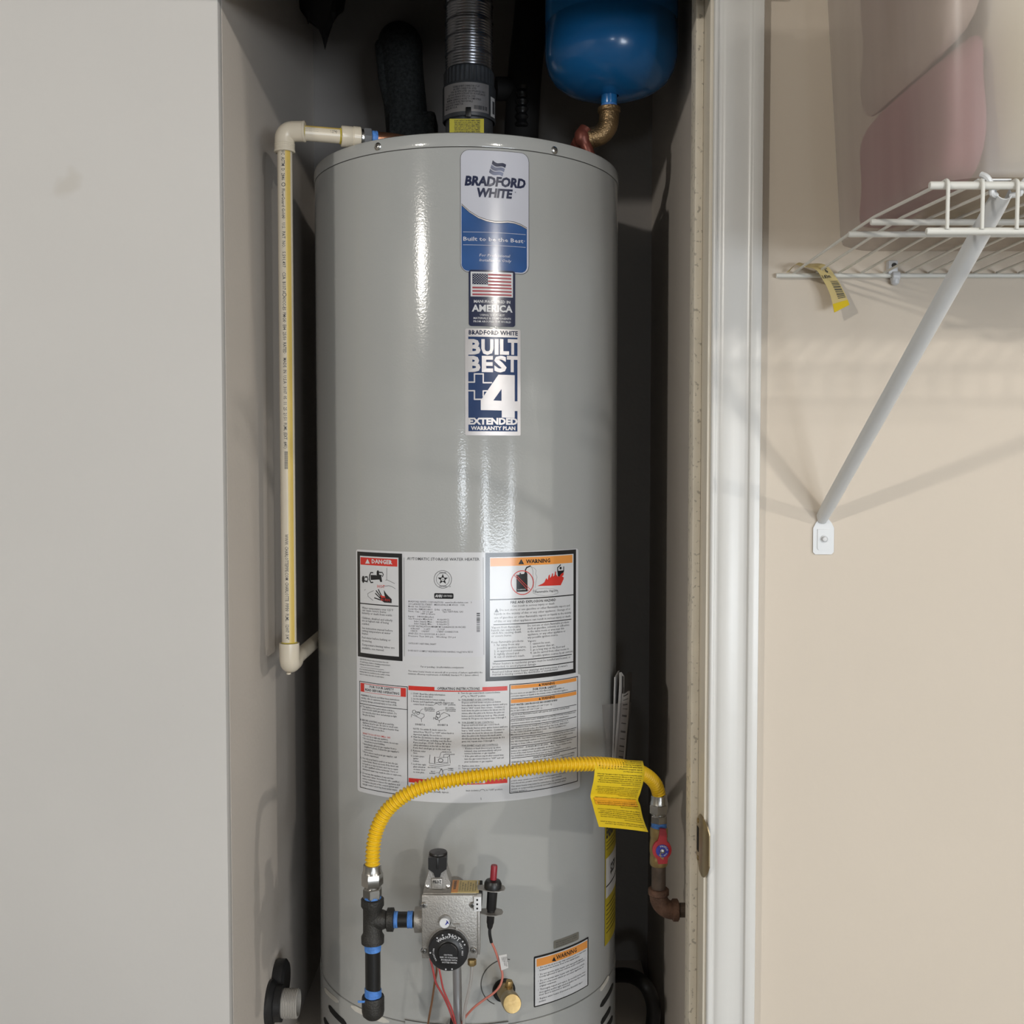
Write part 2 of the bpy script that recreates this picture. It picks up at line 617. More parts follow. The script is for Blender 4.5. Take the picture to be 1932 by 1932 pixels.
def j_line(mb, Z, pts, w, off, closed=False):
    """ink line of width w zoom pixels"""
    P = [Vector(Z.sz(*p)) for p in pts]
    if closed:
        P.append(P[0])
    d = w / Z.k * (TY - TR) / F_PX / 2
    for a, b in zip(P, P[1:]):
        t = b - a
        if t.length < 1e-7:
            continue
        t.normalize()
        n = Vector((-t.y, t.x)) * d
        e = t * d * 0.6
        q = [a - n - e, b - n + e, b + n + e, a + n - e]
        mb.add([onto(p.x, p.y, off) for p in q], [(0, 1, 2, 3)])


def j_text(mb, Z, body, x0, yb, x1, h, off=0.0009, bold=0.0, shear=0.0):
    s0, z0 = Z.sz(x0, yb)
    s1, _ = Z.sz(x1, yb)
    _, zt = Z.sz(x0, yb - h)
    put_text(mb, body, lambda x, y: onto(s0 + x, z0 + y, off), s1 - s0, zt - z0, bold, shear)


def j_tri(mb, Z, x0, yb, x1, h, off):
    j_poly(mb, Z, [(x0, yb), (x1, yb), ((x0 + x1) / 2, yb - h)], off)


def j_rrect_obj(Z, x0, y0, x1, y1, r, off):
    """rounded label base with enough columns to follow the jacket"""
    mb = MB()
    s0, z0 = Z.sz(x0, y0)
    _, z1 = Z.sz(x0, y1)
    s1, _ = Z.sz(x1, y0)
    rr = r / Z.k * (TY - TR) / F_PX
    cols = sorted(set([s0 + rr * (1 - cos(pi / 2 * k / 5)) for k in range(6)] + [s1 - rr * (1 - cos(pi / 2 * k / 5)) for k in range(6)] +
                      [s0 + rr + (s1 - s0 - 2 * rr) * k / 40 for k in range(41)]))
    lo, hi = [], []
    for s in cols:
        e = max(0, rr - min(s - s0, s1 - s))
        d = rr - sqrt(max(rr * rr - e * e, 0))
        lo.append(onto(s, z1 + d, off))
        hi.append(onto(s, z0 - d, off))
    mb.grid([lo, hi])
    return mb, (s0, z0, s1, z1)

# ================================================================== the setting
H_CEIL, H_HEAD = 2.62, 2.140
wall('floor', (-3.2, -5.4, -0.1), (6.2, YW, 0), 'concrete')
wall('ceiling', (-3.2, -5.4, H_CEIL), (6.2, YB + 0.1, H_CEIL + 0.1), 'ceiling')
wall('wall_left_side', (-3.3, -5.4, 0), (-3.2, YW, H_CEIL), 'wall_garage')
wall('wall_right_side', (6.2, -5.4, 0), (6.3, YW, H_CEIL), 'wall_garage')
# rear wall, with the openings the daylight comes through
mb = MB()
for lo, hi in (((-3.2, -5.4, 0), (-0.45, -5.3, H_CEIL)), ((-0.45, -5.4, 2.05), (1.5, -5.3, H_CEIL)), ((-0.05, -5.4, 0), (1.5, -5.3, 2.05)),
               ((1.5, -5.4, 2.15), (4.7, -5.3, H_CEIL)), ((4.7, -5.4, 0), (6.2, -5.3, H_CEIL))):
    mb.box(lo, hi)
struct(mb.build('wall_rear', 'wall_garage', smooth=False))

wall('wall_front_left', (-3.2, YW, 0), (XL, YW + 0.02, H_CEIL), 'wall_grey', 0.003)
wall('wall_closet_left', (-0.55, YW + 0.02, 0), (XL, YB, H_CEIL), 'wall_closet')
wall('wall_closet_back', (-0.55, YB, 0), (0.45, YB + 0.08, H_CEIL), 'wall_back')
wall('wall_closet_right', (XR, YW + 0.105, 0), (0.40, YB, H_CEIL), 'wall_closet')
wall('wall_front_right', (0.281, YW, 0), (6.2, YW + 0.105, H_CEIL), 'wall_beige')
wall('wall_header', (XL, YW, H_HEAD), (0.281, YW + 0.115, H_CEIL), 'wall_grey')
wall('floor_closet', (XL, YW + 0.02, 0), (0.263, YB, FLOOR_C), 'wall_closet')

# door jamb with its stop, and the moulded casing
XJ, YS = 0.263, 1.470
jamb = wall('trim_1', (XJ, YW - 0.004, 0), (0.281, YW + 0.105, H_HEAD), 'trim_cream', 0.0012)
XS = 0.2517
MB().box((XS, YS, 0.0), (XJ, YS + 0.036, H_HEAD), 0.0016).build('door_stop', 'stop_dirty', jamb)

prof = [(0.2675, 0.0), (0.2675, 0.0085), (0.269, 0.0105), (0.2715, 0.0110), (0.2735, 0.0100), (0.2745, 0.0085), (0.277, 0.0085),
        (0.2785, 0.0095), (0.280, 0.0110), (0.284, 0.0122), (0.289, 0.0130), (0.297, 0.0128), (0.304, 0.0124), (0.311, 0.0128), (0.316, 0.0140),
        (0.3170, 0.0150), (0.3175, 0.0172), (0.319, 0.0182), (0.327, 0.0182), (0.3315, 0.0175), (0.3325, 0.0155), (0.3325, 0.0)]
mb = MB()
mb.grid([[Vector((x, YW - d, z)) for x, d in prof] for z in (0.0, H_HEAD + 0.07)])
n = len(prof)
mb.add([Vector((x, YW - d, H_HEAD + 0.07)) for x, d in prof], [tuple(range(n))])
struct(mb.build('trim_2', 'trim_white', ang=50))

struct(MB().box((XL, 1.378, 2.0735), (0.3325, YW, 2.17), 0.003).build('trim_3', 'trim_white'))

# strike plate let into the jamb, lip curving out over the edge
def strike():
    zc = at(1322, 1587, 1.45).z
    hh = 0.041
    mb = MB()
    rows = []
    for (x, y, k) in ((XJ - 0.0008, YS - 0.001, 0.62), (XJ - 0.001, 1.447, 0.97), (XJ - 0.001, YW - 0.003, 1.0), (XJ + 0.0005, YW - 0.010, 0.97),
                      (XJ + 0.0035, YW - 0.0165, 0.80), (XJ + 0.0060, YW - 0.0190, 0.55)):
        rows.append([Vector((x, y, zc + hh * k * t)) for t in (-1, -0.9, -0.5, 0, 0.5, 0.9, 1)])
    mb.grid(rows, 0.0014, (-1, 0, 0))
    p = mb.build('strike_plate', 'brass_dull', jamb)
    p['label'] = 'dull brass strike plate with curved lip'
    h = MB().box((XJ - 0.0030, 1.4515, zc - 0.016), (XJ - 0.0022, 1.4625, zc + 0.018), 0.0003)
    h.build('latch_hole', 'slot', p)
    for dz in (-0.026, 0.027):
        MB().lathe([(0.0036, 0), (0.0036, 0.0010), (0.0014, 0.0016)], (XJ - 0.0022, 1.4565, zc + dz), (-1, 0, 0), 12).build('screw', 'brass', p)


strike()

# ================================================================== the water heater
heater = empty('water_heater', (TX, TY, FLOOR_C), 'tall grey cylindrical gas water heater standing in the closet', 'water heater')
zc0 = cyl(881, 277)[1]                        # seam below the cap
zb0 = cyl(881, 1938)[1]                       # seam above the base
SEG = 160
MB().lathe([(TR, zb0 + 0.0006), (TR, zc0 - 0.0006)], (TX, TY, 0), (0, 0, 1), SEG, cap=False).build('jacket', 'jacket', heater)
cap = MB().lathe([(TR + 0.0006, zc0 + 0.0006), (TR + 0.0010, zc0 + 0.002), (TR + 0.0010, Z_TOP - 0.006), (TR - 0.0006, Z_TOP - 0.0022), (TR - 0.005, Z_TOP),
                  (TR - 0.02, Z_TOP), (0.05, Z_TOP - 0.004), (0.0, Z_TOP - 0.004)], (TX, TY, 0), (0, 0, 1), SEG).build('top_cap', 'jacket', heater)
MB().lathe([(TR - 0.002, zc0 - 0.003), (TR - 0.0005, zc0 - 0.0006), (TR - 0.0005, zc0 + 0.0006), (TR - 0.002, zc0 + 0.003)], (TX, TY, 0), (0, 0, 1), SEG, cap=False).build('cap_seam', 'seam', heater)
base = MB().lathe([(0.0, FLOOR_C), (TR - 0.004, FLOOR_C), (TR + 0.0012, FLOOR_C + 0.004), (TR + 0.0012, zb0 - 0.0008), (TR - 0.001, zb0)],
                  (TX, TY, 0), (0, 0, 1), SEG).build('base_ring', 'jacket', heater)
MB().lathe([(TR - 0.002, zb0 - 0.003), (TR - 0.0004, zb0 - 0.0008), (TR - 0.0004, zb0 + 0.0008), (TR - 0.002, zb0 + 0.003)], (TX, TY, 0), (0, 0, 1), SEG, cap=False).build('base_seam', 'seam', heater)

for (px, py) in ((714, 277), (1045, 284)):
    s, z = cyl(px, py)
    p, a = onto(s, z, 0.0008), onto(s, z, 1.0) - onto(s, z, 0.0)
    scr = MB().lathe([(0.0058, 0), (0.0058, 0.0012), (0.0042, 0.0028), (0.0020, 0.0036), (0, 0.0038)], p, a, 20).build('cap_screw', 'steel', heater)
    t = Vector((a.y, -a.x, 0)).normalized()
    mb = MB()
    for e in ((t, Vector((0, 0, 1))), (Vector((0, 0, 1)), t)):
        q = p + a.normalized() * 0.0031
        mb.prism([(-0.0026, -0.0006), (0.0026, -0.0006), (0.0026, 0.0006), (-0.0026, 0.0006)], q, e[0], e[1], a.normalized(), 0.0009)
    mb.build('cross_slot', 'seam', scr)

# sloping air slots of the base, pale above; below, black plates paint the openings' shade
def slot(name, m, x0, y0, x1, y1, w, off):
    (s0, z0), (s1, z1) = cyl(x0, y0), cyl(x1, y1)
    mb = MB()
    n = 8
    d = Vector((s1 - s0, z1 - z0)).normalized()
    nn = Vector((-d.y, d.x)) * w / 2
    rows = [[], []]
    for k in range(n + 1):
        t = k / n
        e = sqrt(max(0, 1 - max(0, abs(t - 0.5) * 2 - 0.75) ** 2 * 14))
        c = Vector((s0, z0)).lerp(Vector((s1, z1)), t)
        rows[0].append(onto(c.x - nn.x * e, c.y - nn.y * e, off))
        rows[1].append(onto(c.x + nn.x * e, c.y + nn.y * e, off))
    mb.grid(rows, 0.0008, onto((s0 + s1) / 2, z0, 1) - onto((s0 + s1) / 2, z0, 0))
    mb.build(name, m, heater)


for q in ((614, 1865, 640, 1889), (664, 1898, 735, 1927), (1131, 1868, 1147, 1842)):
    slot('pale_strip', 'emboss', *q, 0.0085, 0.0010)
for q in ((622, 1898, 655, 1932), (613, 1921, 628, 1945), (1131, 1898, 1155, 1856), (1132, 1930, 1150, 1900), (1141, 1940, 1154, 1918)):
    slot('air_slot', 'slot', *q, 0.010, 0.0014)

# round insulation plate behind the drain cock, and the burner access door edge
def ring_on_jacket(name, px, py, r, w, m, a0=0, a1=2 * pi):
    s, z = cyl(px, py)
    n = 48
    rows = [[onto(s + (r + dw) * cos(a0 + (a1 - a0) * k / n), z + (r + dw) * sin(a0 + (a1 - a0) * k / n), 0.0007) for k in range(n + 1)] for dw in (0, w)]
    MB().grid(rows).build(name, m, heater)


ring_on_jacket('drain_plate_seam', 951, 1853, 0.0345, 0.0013, 'seam', radians(75), radians(245))
s0, z0 = cyl(766, 1936)
s1, z1 = cyl(958, 1931)
zt = cyl(800, 1928)[1]
mb = MB()
n = 24
mb.grid([[onto(s0 + (s1 - s0) * j / n, z, 0.0030) for j in range(n + 1)] for z in (FLOOR_C + 0.05, zt)], 0.003, (0, 1, 0))
mb.build('burner_door', 'jacket', heater)
mb = MB()
j_patch(mb, s0, zt, s1, zt + 0.0012, 0.0034)
mb.build('burner_door_edge', 'seam', heater)

# ---------------- blue and white maker's label
def sub(mb, name, m, parent):
    return (mb, name, m, parent)


LATE = []          # meshes that wait for their lettering


def late(name, m, parent):
    mb = MB()
    LATE.append((mb, name, m, parent))
    return mb


mb, _ = j_rrect_obj(Z3, 130, 158, 1060, 1818, 118, 0.0004)
lab = mb.build('maker_label', 'seam', heater)
lab['label'] = 'white and blue label with waving flag emblem and bold lettering'
mb, _ = j_rrect_obj(Z3, 136, 164, 1053, 1810, 112, 0.0006)
mb.build('label_rim', 'print_lilac', lab)
mb, _ = j_rrect_obj(Z3, 152, 180, 1036, 1795, 100, 0.0008)
mb.build('label_ground', 'print_lilac', lab)
# blue lower field under the wave
sL, zL0 = Z3.sz(146, 885)
sR, _ = Z3.sz(1030, 885)
zB = Z3.sz(300, 1797)[1]
WAVE = [(0, 885), (0.12, 985), (0.25, 1060), (0.38, 1105), (0.5, 1125), (0.6, 1128), (0.7, 1122), (0.8, 1135), (0.9, 1165), (1.0, 1215)]
wz = [Z3.sz(146 + (1030 - 146) * t, y)[1] for t, y in WAVE]


def wave(s):
    t = (s - sL) / (sR - sL) * 9.0
    t = [w[0] * 9 for w in WAVE] and (s - sL) / (sR - sL)
    for (a, _), (b, _), za, zb in zip(WAVE, WAVE[1:], wz, wz[1:]):
        if t <= b + 1e-9:
            return za + (zb - za) * (t - a) / (b - a)
    return wz[-1]


def low(s):
    r = 0.0100
    e = max(0, r - min(s - sL, sR - s))
    return zB + r - sqrt(max(r * r - e * e, 0))


mb = MB()
j_strip(mb, sL + 0.0003, sR - 0.0003, lambda s: wave(s) - 0.0030, wave, 0.0009, 60)
mb.build('wave_line', 'seam', lab)
mb = MB()
j_strip(mb, sL + 0.0003, sR - 0.0003, lambda s: wave(s) - 0.0024, lambda s: wave(s) - 0.0008, 0.00105, 60)
mb.build('wave_highlight', 'silver', lab)
mb = MB()
j_strip(mb, sL + 0.0003, sR - 0.0003, low, lambda s: wave(s) - 0.0030, 0.0009, 60)
mb.build('blue_field', 'print_blue', lab)
mb = late('dark_lettering', 'print_navy', lab)
j_text(mb, Z3, 'BRADFORD', 190, 640, 1010, 118, 0.0012, 0.048, 0.16)
j_text(mb, Z3, 'WHITE', 357, 795, 838, 112, 0.0012, 0.048, 0.16)
j_text(mb, Z3, '®', 862, 752, 886, 24, 0.0012)
mb = late('white_lettering', 'print_lilac', lab)
j_text(mb, Z3, 'Built to be the Best', 172, 1390, 978, 52, 0.0012, 0.018)
j_text(mb, Z3, '®', 985, 1410, 1006, 22, 0.0012)
j_text(mb, Z3, 'For Professional', 387, 1602, 803, 36, 0.0012, 0.008, 0.2)
j_text(mb, Z3, 'Installation Only', 387, 1668, 820, 36, 0.0012, 0.008, 0.2)
j_rect(mb, Z3, 170, 1269, 1010, 1275, 0.0012)
j_rect(mb, Z3, 170, 1443, 1010, 1449, 0.0012)
# waving three-band emblem
for k, m in enumerate(('print_navy', 'print_steelblue', 'print_lilac')):
    a = [[], []]
    for j in range(13):
        t = j / 12
        x = 568 + (748 - 568) * t - k * 18
        y = 306 + 70 * t + 16 * sin(2 * pi * t * 0.9) + k * 57
        hgt = 48 - 4 * t
        a[0].append(onto(*Z3.sz(x, y), 0.0012))
        a[1].append(onto(*Z3.sz(x - 13, y + hgt), 0.0012))
    MB().grid(a).build('emblem_band', m if k < 2 else 'print_steelblue', lab)

# ---------------- flag sticker
mb, _ = j_rrect_obj(Z4, 195, 52, 690, 655, 28, 0.0013)
lab = mb.build('flag_sticker', 'print_navy', heater)
lab['label'] = 'dark navy sticker with stars and stripes flag'
mb = MB()
j_rect(mb, Z4, 215, 72, 665, 338, 0.0015)
mb.build('flag_ground', 'print_white', lab)
for k in range(7):
    mb = MB()
    y0 = 92 + k * 36.2
    if k < 4:
        x0 = 400
        j_rect(mb, Z4, x0, y0 + 3, 648, y0 + 22, 0.0017)
    else:
        j_rect(mb, Z4, 234, y0 - 3, 652, y0 + 16, 0.0017)
    mb.build('red_stripe', mat('flag_red', (0.33, 0.03, 0.045), 0.34, var=0.0) if 'flag_red' not in bpy.data.materials else bpy.data.materials['flag_red'], lab)
mb = MB()
j_rect(mb, Z4, 234, 92, 398, 208, 0.0018)
mb.build('canton', 'print_navy', lab)
mb = MB()
for r in range(9):
    for c in range(6 if r % 2 == 0 else 5):
        x = 247 + (c + (0.5 if r % 2 else 0)) * 27.5
        s, z = Z4.sz(x, 101 + r * 12.3)
        star = [(0.0009 * (1 if q % 2 == 0 else 0.42) * sin(q * pi / 5), 0.0009 * (1 if q % 2 == 0 else 0.45) * cos(q * pi / 5)) for q in range(10)]
        j_local(mb, star, s, z, 0.0020)
mb.build('stars', 'print_white', lab)['kind'] = 'stuff'
mb = late('white_lettering', 'print_white', lab)
j_text(mb, Z4, 'MANUFACTURED IN', 250, 405, 637, 29, 0.0016, 0.02)
j_text(mb, Z4, 'AMERICA', 228, 497, 662, 68, 0.0016, 0.035)
j_text(mb, Z4, 'USING THE FINEST', 315, 546, 578, 20, 0.0016, 0.015)
j_text(mb, Z4, 'MATERIALS & COMPONENTS', 246, 580, 645, 20, 0.0016, 0.015)
j_text(mb, Z4, 'FROM AROUND THE WORLD', 246, 615, 645, 20, 0.0016, 0.015)

# ---------------- silver foil sticker
mb, _ = j_rrect_obj(Z4, 155, 682, 750, 1826, 16, 0.0006)
lab = mb.build('foil_sticker', 'silver', heater)
lab['label'] = 'silver foil sticker with navy block and large plus four'
mb = MB()
j_rect(mb, Z4, 190, 768, 716, 1782, 0.0008)
mb.build('navy_field', 'print_navy2', lab)
mb = late('navy_lettering', 'print_navy', lab)
j_text(mb, Z4, 'BRADFORD WHITE', 195, 744, 720, 44, 0.0009, 0.03)
mb = late('silver_lettering', 'silver', lab)
for x0, w, ch in ((190, 132, 'B'), (330, 130, 'U'), (472, 42, 'I'), (527, 98, 'L'), (612, 104, 'T')):
    j_text(mb, Z4, ch, x0, 952, x0 + w, 148, 0.0010, 0.045)
for x0, w, ch in ((190, 130, 'B'), (335, 120, 'E'), (466, 134, 'S'), (602, 114, 'T')):
    j_text(mb, Z4, ch, x0, 1138, x0 + w, 154, 0.0010, 0.045)
# the plus is drawn as a silver outline, the figure as a solid
j_line(mb, Z4, [(190, 1256), (256, 1256), (256, 1168), (350, 1168), (350, 1262), (440, 1262)], 14, 0.0010)
j_line(mb, Z4, [(190, 1348), (256, 1348), (256, 1440), (330, 1440)], 14, 0.0010)
j_line(mb, Z4, [(350, 1408), (350, 1350), (420, 1350)], 14, 0.0010)
j_poly(mb, Z4, [(512, 1176), (686, 1182), (686, 1462), (716, 1462), (716, 1566), (686, 1566), (686, 1640), (548, 1636), (548, 1560), (324, 1555), (324, 1450)], 0.0010)
j_text(mb, Z4, 'EXTENDED', 192, 1706, 716, 64, 0.0011, 0.05)
j_text(mb, Z4, 'WARRANTY PLAN', 218, 1767, 692, 38, 0.0011, 0.035)
mb = MB()
j_poly(mb, Z4, [(545, 1330), (545, 1456), (458, 1452)], 0.0012)
mb.build('figure_counter', 'print_navy2', lab)

# ---------------- large instruction label, upper sheet
INK = 'print_text'
mb, _ = j_rrect_obj(Z5, 88, 116, 3080, 1900, 36, 0.0005)
lab = mb.build('rating_label', 'print_white', heater)
lab['label'] = 'large white instruction label with danger and warning panels'
blk = MB()
j_rect(blk, Z5, 105, 145, 708, 1558, 0.0007)
blk.build('danger_border', 'print_black', lab)
mb = MB()
j_rect(mb, Z5, 143, 203, 660, 1507, 0.0009)
mb.build('danger_panel', 'print_white', lab)
mb = MB()
j_rect(mb, Z5, 150, 222, 645, 322, 0.0010)
mb.build('danger_banner', 'print_red', lab)
wht = late('white_lettering', 'print_white', lab)
j_text(wht, Z5, 'DANGER', 302, 303, 580, 52, 0.0012, 0.035)
j_tri(wht, Z5, 214, 309, 277, 64, 0.0012)
tx = late('small_print', INK, lab)
bk = late('tap_drawing', 'print_black', lab)
j_rect(bk, Z5, 143, 836, 660, 850, 0.0010)
for body, x0, y, x1 in (
        ('Water temperature over 125°F', 172, 916, 590), ('can cause severe burns', 172, 948, 495), ('instantly or death from scalds.', 172, 985, 580),
        ('Children, disabled and elderly', 172, 1052, 580), ('are at highest risk of being', 172, 1088, 530), ('scalded.', 172, 1130, 272),
        ('See instruction manual before', 172, 1188, 582), ('setting temperature at water', 172, 1224, 556), ('heater.', 172, 1262, 258),
        ('Feel water before bathing or', 172, 1316, 556), ('showering.', 172, 1358, 305),
        ('Temperature limiting valves are', 172, 1412, 608), ('available, see manual.', 172, 1456, 470)):
    j_text(tx, Z5, body, x0, y, x1, 27, 0.0011, 0.004)
for body, y, x1 in (('CAUTION: Hotter water increases the risk', 1606, 525), ('of scald injury. Before changing temperature', 1640, 550), ('setting see instruction manual.', 1672, 410),
                    ('It is recommended that an ASSE approved', 1738, 535), ('mixing valve be installed in the outlet of this', 1772, 543), ('unit to reduce the risk of scald injury.', 1806, 470)):
    j_text(tx, Z5, body, 140, y, x1, 20, 0.0009)
j_rect(tx, Z5, 150, 1700, 465, 1704, 0.0009)
# tap over a scalded hand
j_line(bk, Z5, [(505, 370), (505, 528), (202, 668)], 5, 0.0011)
j_line(bk, Z5, [(505, 528), (610, 578)], 5, 0.0011)
j_line(bk, Z5, [(320, 806), (252, 752), (248, 715), (290, 690), (470, 615), (530, 607), (575, 620), (620, 650)], 5, 0.0011)
for cx, cy, r in ((188, 522, 40), (385, 440, 34)):
    s, z = Z5.sz(cx, cy)
    kk = (TY - TR) / F_PX / Z5.k
    j_local(bk, [(r * 0.62 * kk * cos(q * pi / 8) * (1.2 if q % 2 else 0.95), r * 1.25 * kk * sin(q * pi / 8)) for q in range(16)], s, z, 0.0011)
j_line(bk, Z5, [(238, 482), (252, 520), (238, 560)], 14, 0.0011)
j_line(bk, Z5, [(440, 425), (458, 455), (445, 485)], 12, 0.0011)
j_line(bk, Z5, [(210, 490), (240, 490)], 18, 0.0011)
j_line(bk, Z5, [(208, 545), (240, 550)], 18, 0.0011)
j_line(bk, Z5, [(398, 425), (432, 430)], 16, 0.0011)
j_line(bk, Z5, [(398, 465), (432, 470)], 16, 0.0011)
j_line(bk, Z5, [(318, 432), (290, 430), (272, 470), (272, 525), (292, 565), (318, 562)], 16, 0.0011)
j_poly(bk, Z5, [(285, 462), (360, 465), (430, 478), (442, 555), (418, 560), (405, 525), (290, 530)], 0.0011)
j_poly(bk, Z5, [(465, 665), (500, 720), (570, 790), (570, 842), (520, 838), (470, 835), (425, 800), (405, 755), (440, 760), (480, 765), (470, 720)], 0.0011)
for f in ([(340, 772), (420, 800)], [(352, 712), (420, 780)], [(362, 675), (430, 765)], [(392, 660), (440, 760)]):
    j_line(bk, Z5, f, 16, 0.0011)
rd = late('red_print', 'print_red', lab)
j_text(rd, Z5, 'HOT', 378, 636, 478, 42, 0.0013)
j_poly(rd, Z5, [(415, 735), (482, 752), (488, 770), (432, 770)], 0.0013)
j_text(rd, Z5, 'BURN', 430, 812, 545, 34, 0.0013)

# rating column
bk = late('rating_marks', 'print_black', lab)
j_text(tx, Z5, 'AUTOMATIC STORAGE WATER HEATER', 776, 260, 1750, 38, 0.0009, 0.004)
j_rect(tx, Z5, 731, 228, 735, 1560, 0.0008)
j_rect(tx, Z5, 1799, 226, 1803, 786, 0.0008)
mb = MB()
j_rect(mb, Z5, 768, 786, 1808, 1548, 0.0007)
mb.build('rating_sticker', 'print_plate', lab)
j_rect(tx, Z5, 1806, 786, 1810, 1540, 0.0009)
s, z = Z5.sz(1256, 522)
kk = (TY - TR) / F_PX / Z5.k
for r, w in ((120, 5), (89, 4)):
    n = 40
    for k in range(n):
        a, b = 2 * pi * k / n, 2 * pi * (k + 1) / n
        bk.add([onto(s + kk * q * cos(t), z + kk * q * sin(t), 0.0008) for q, t in ((r - w / 2, a), (r + w / 2, a), (r + w / 2, b), (r - w / 2, b))], [(0, 1, 2, 3)])
j_local(bk, [(kk * (74 if q % 2 == 0 else 31) * sin(q * pi / 5), kk * (74 if q % 2 == 0 else 31) * cos(q * pi / 5)) for q in range(10)], s, z, 0.0008)
j_local(wht, circ(0, 0, kk * 24, 20), s, z, 0.0010)
j_text(bk, Z5, 'SA', 1240, 533, 1272, 24, 0.0012)
j_text(tx, Z5, 'DESIGN', 1214, 440, 1300, 20, 0.0009)
j_text(tx, Z5, 'CERTIFIED', 1204, 625, 1312, 20, 0.0009)
j_text(tx, Z5, '®', 1343, 632, 1366, 22, 0.0009)
sp, zp = Z5.sz(1270, 747)
j_local(bk, rrect(-132 * kk, -38 * kk, 132 * kk, 38 * kk, 18 * kk), sp, zp, 0.0008)
j_text(wht, Z5, 'AHRI', 1152, 763, 1250, 36, 0.0010, 0.03, 0.15)
j_text(wht, Z5, 'CERTIFIED', 1260, 758, 1385, 24, 0.0010)
for body, x0, y, x1 in (
        ('BRADFORD WHITE CORPORATION   www.bradfordwhite.com    3', 793, 830, 1645), ('200 LAFAYETTE STREET   MIDDLEVILLE MI 49333   USA', 793, 864, 1550),
        ('Model  No: RG250T6N', 793, 896, 1090), ('Serial No: RM54314419   D/N:  -194-500', 793, 930, 1365), ('Nom. Cap.:   50 US gal', 793, 961, 1120),
        ('Type: NATURAL GAS', 1252, 968, 1532), ('189.2 liters', 965, 996, 1153), ('Input:   34000(Btu/hr)', 793, 1030, 1135),
        ('Gas Pressure Manifold :     4.0(inWC)', 793, 1061, 1340), ('Inlet Supply Max :   14.0(inWC)', 872, 1097, 1340), ('Inlet Supply Min :     5.0(inWC)', 872, 1128, 1340),
        ('CLOSET INSTALLATION MINIMUM CLEARANCES IN INCHES', 793, 1160, 1565), ('4 FRONT      0 LEFT          12 TOP', 824, 1196, 1283),
        ('0 BACK       0 RIGHT            6 VENT CONNECTOR', 824, 1226, 1465), ('ANSI Z21.10.1-2019/CSA 4.1-2019', 793, 1260, 1285),
        ('Pressure: Test 300 psi,   Working 150 psi', 793, 1294, 1430), ('CATEGORY I NATURAL DRAFT', 793, 1394, 1168),
        ('DOES NOT COMPLY W/JURISDICTIONS HAVING 10ng/J NOx REGS', 790, 1492, 1662)):
    j_text(tx, Z5, body, x0, y, x1, 22, 0.0009, 0.002)
y = 975
random.seed(5)
while y < 1236:
    t = random.choice((3, 4, 6, 9, 13))
    j_rect(bk, Z5, 1711, y, 1756, min(y + t, 1238), 0.0009)
    y += t + random.choice((4, 5, 8, 11))
j_text(tx, Z5, 'Pat or pending - bradfordwhite.com/patents', 960, 1710, 1537, 24, 0.0008)
j_text(tx, Z5, 'This water heater meets or exceeds all or portions of (where applicable) the', 790, 1768, 1790, 22, 0.0008)
j_text(tx, Z5, 'minimum efficiency requirements of ASHRAE Standard 90.1 (latest edition)', 790, 1803, 1738, 22, 0.0008)

# fire warning panel
bk = late('fire_drawing', 'print_black', lab)
mb = MB()
j_rect(mb, Z6, 112, 165, 1333, 1900, 0.0007)
mb.build('fire_border', 'print_black', lab)
mb = MB()
j_rect(mb, Z6, 172, 224, 1297, 1838, 0.0009)
mb.build('fire_panel', 'print_white', lab)
mb = MB()
j_rect(mb, Z6, 178, 236, 1282, 347, 0.0010)
mb.build('fire_banner', 'print_orange', lab)
j_text(bk, Z6, 'WARNING', 656, 306, 982, 50, 0.0012, 0.03)
j_tri(bk, Z6, 555, 318, 632, 70, 0.0012)
j_text(tx, Z6, '!', 588, 308, 597, 36, 0.0014, 0.03)
j_poly(bk, Z6, [(530, 462), (572, 458), (572, 436), (588, 434), (588, 452), (632, 448), (640, 425), (662, 422), (676, 445), (680, 684), (530, 692)], 0.0011)
j_line(bk, Z6, [(652, 430), (650, 395), (668, 362), (716, 342)], 18, 0.0011)
cx, cy = 607, 566
j_line(rd, Z6, [(cx + 148 * cos(k * pi / 24), cy + 160 * sin(k * pi / 24)) for k in range(48)], 11, 0.0014, True)
j_line(wht, Z6, [(505, 462), (708, 672)], 30, 0.0012)
j_line(rd, Z6, [(522, 462), (716, 660)], 7, 0.0014)
j_line(rd, Z6, [(500, 470), (694, 676)], 7, 0.0014)
j_text(wht, Z6, 'FLAMMABLE', 545, 668, 655, 14, 0.0012, 0.01)
j_line(tx, Z6, [(716, 345), (740, 370), (752, 410), (750, 470), (762, 560), (755, 650), (762, 690)], 3, 0.0011)
j_line(tx, Z6, [(716, 345), (770, 372), (795, 400), (788, 450), (806, 490), (790, 560), (782, 640)], 3, 0.0011)
j_poly(rd, Z6, [(808, 612), (880, 580), (905, 560), (930, 505), (950, 530), (962, 470), (980, 455), (978, 505), (1000, 480), (1010, 440), (1022, 445), (1018, 485), (1040, 470),
                (1050, 412), (1062, 420), (1060, 455), (1085, 485), (1100, 480), (1118, 450), (1165, 428), (1160, 470), (1140, 480), (1165, 495), (1162, 520), (1125, 602)], 0.0011)
s, z = Z6.sz(1122, 370)
j_local(bk, circ(0, 0, 20 * kk, 16), s, z, 0.0012)
j_poly(bk, Z6, [(1078, 408), (1168, 400), (1165, 425), (1128, 450), (1105, 485), (1085, 480), (1082, 440)], 0.0012)
j_line(bk, Z6, [(1084, 415), (1082, 365), (1122, 326)], 15, 0.0012)
j_line(bk, Z6, [(1163, 410), (1164, 352)], 14, 0.0012)
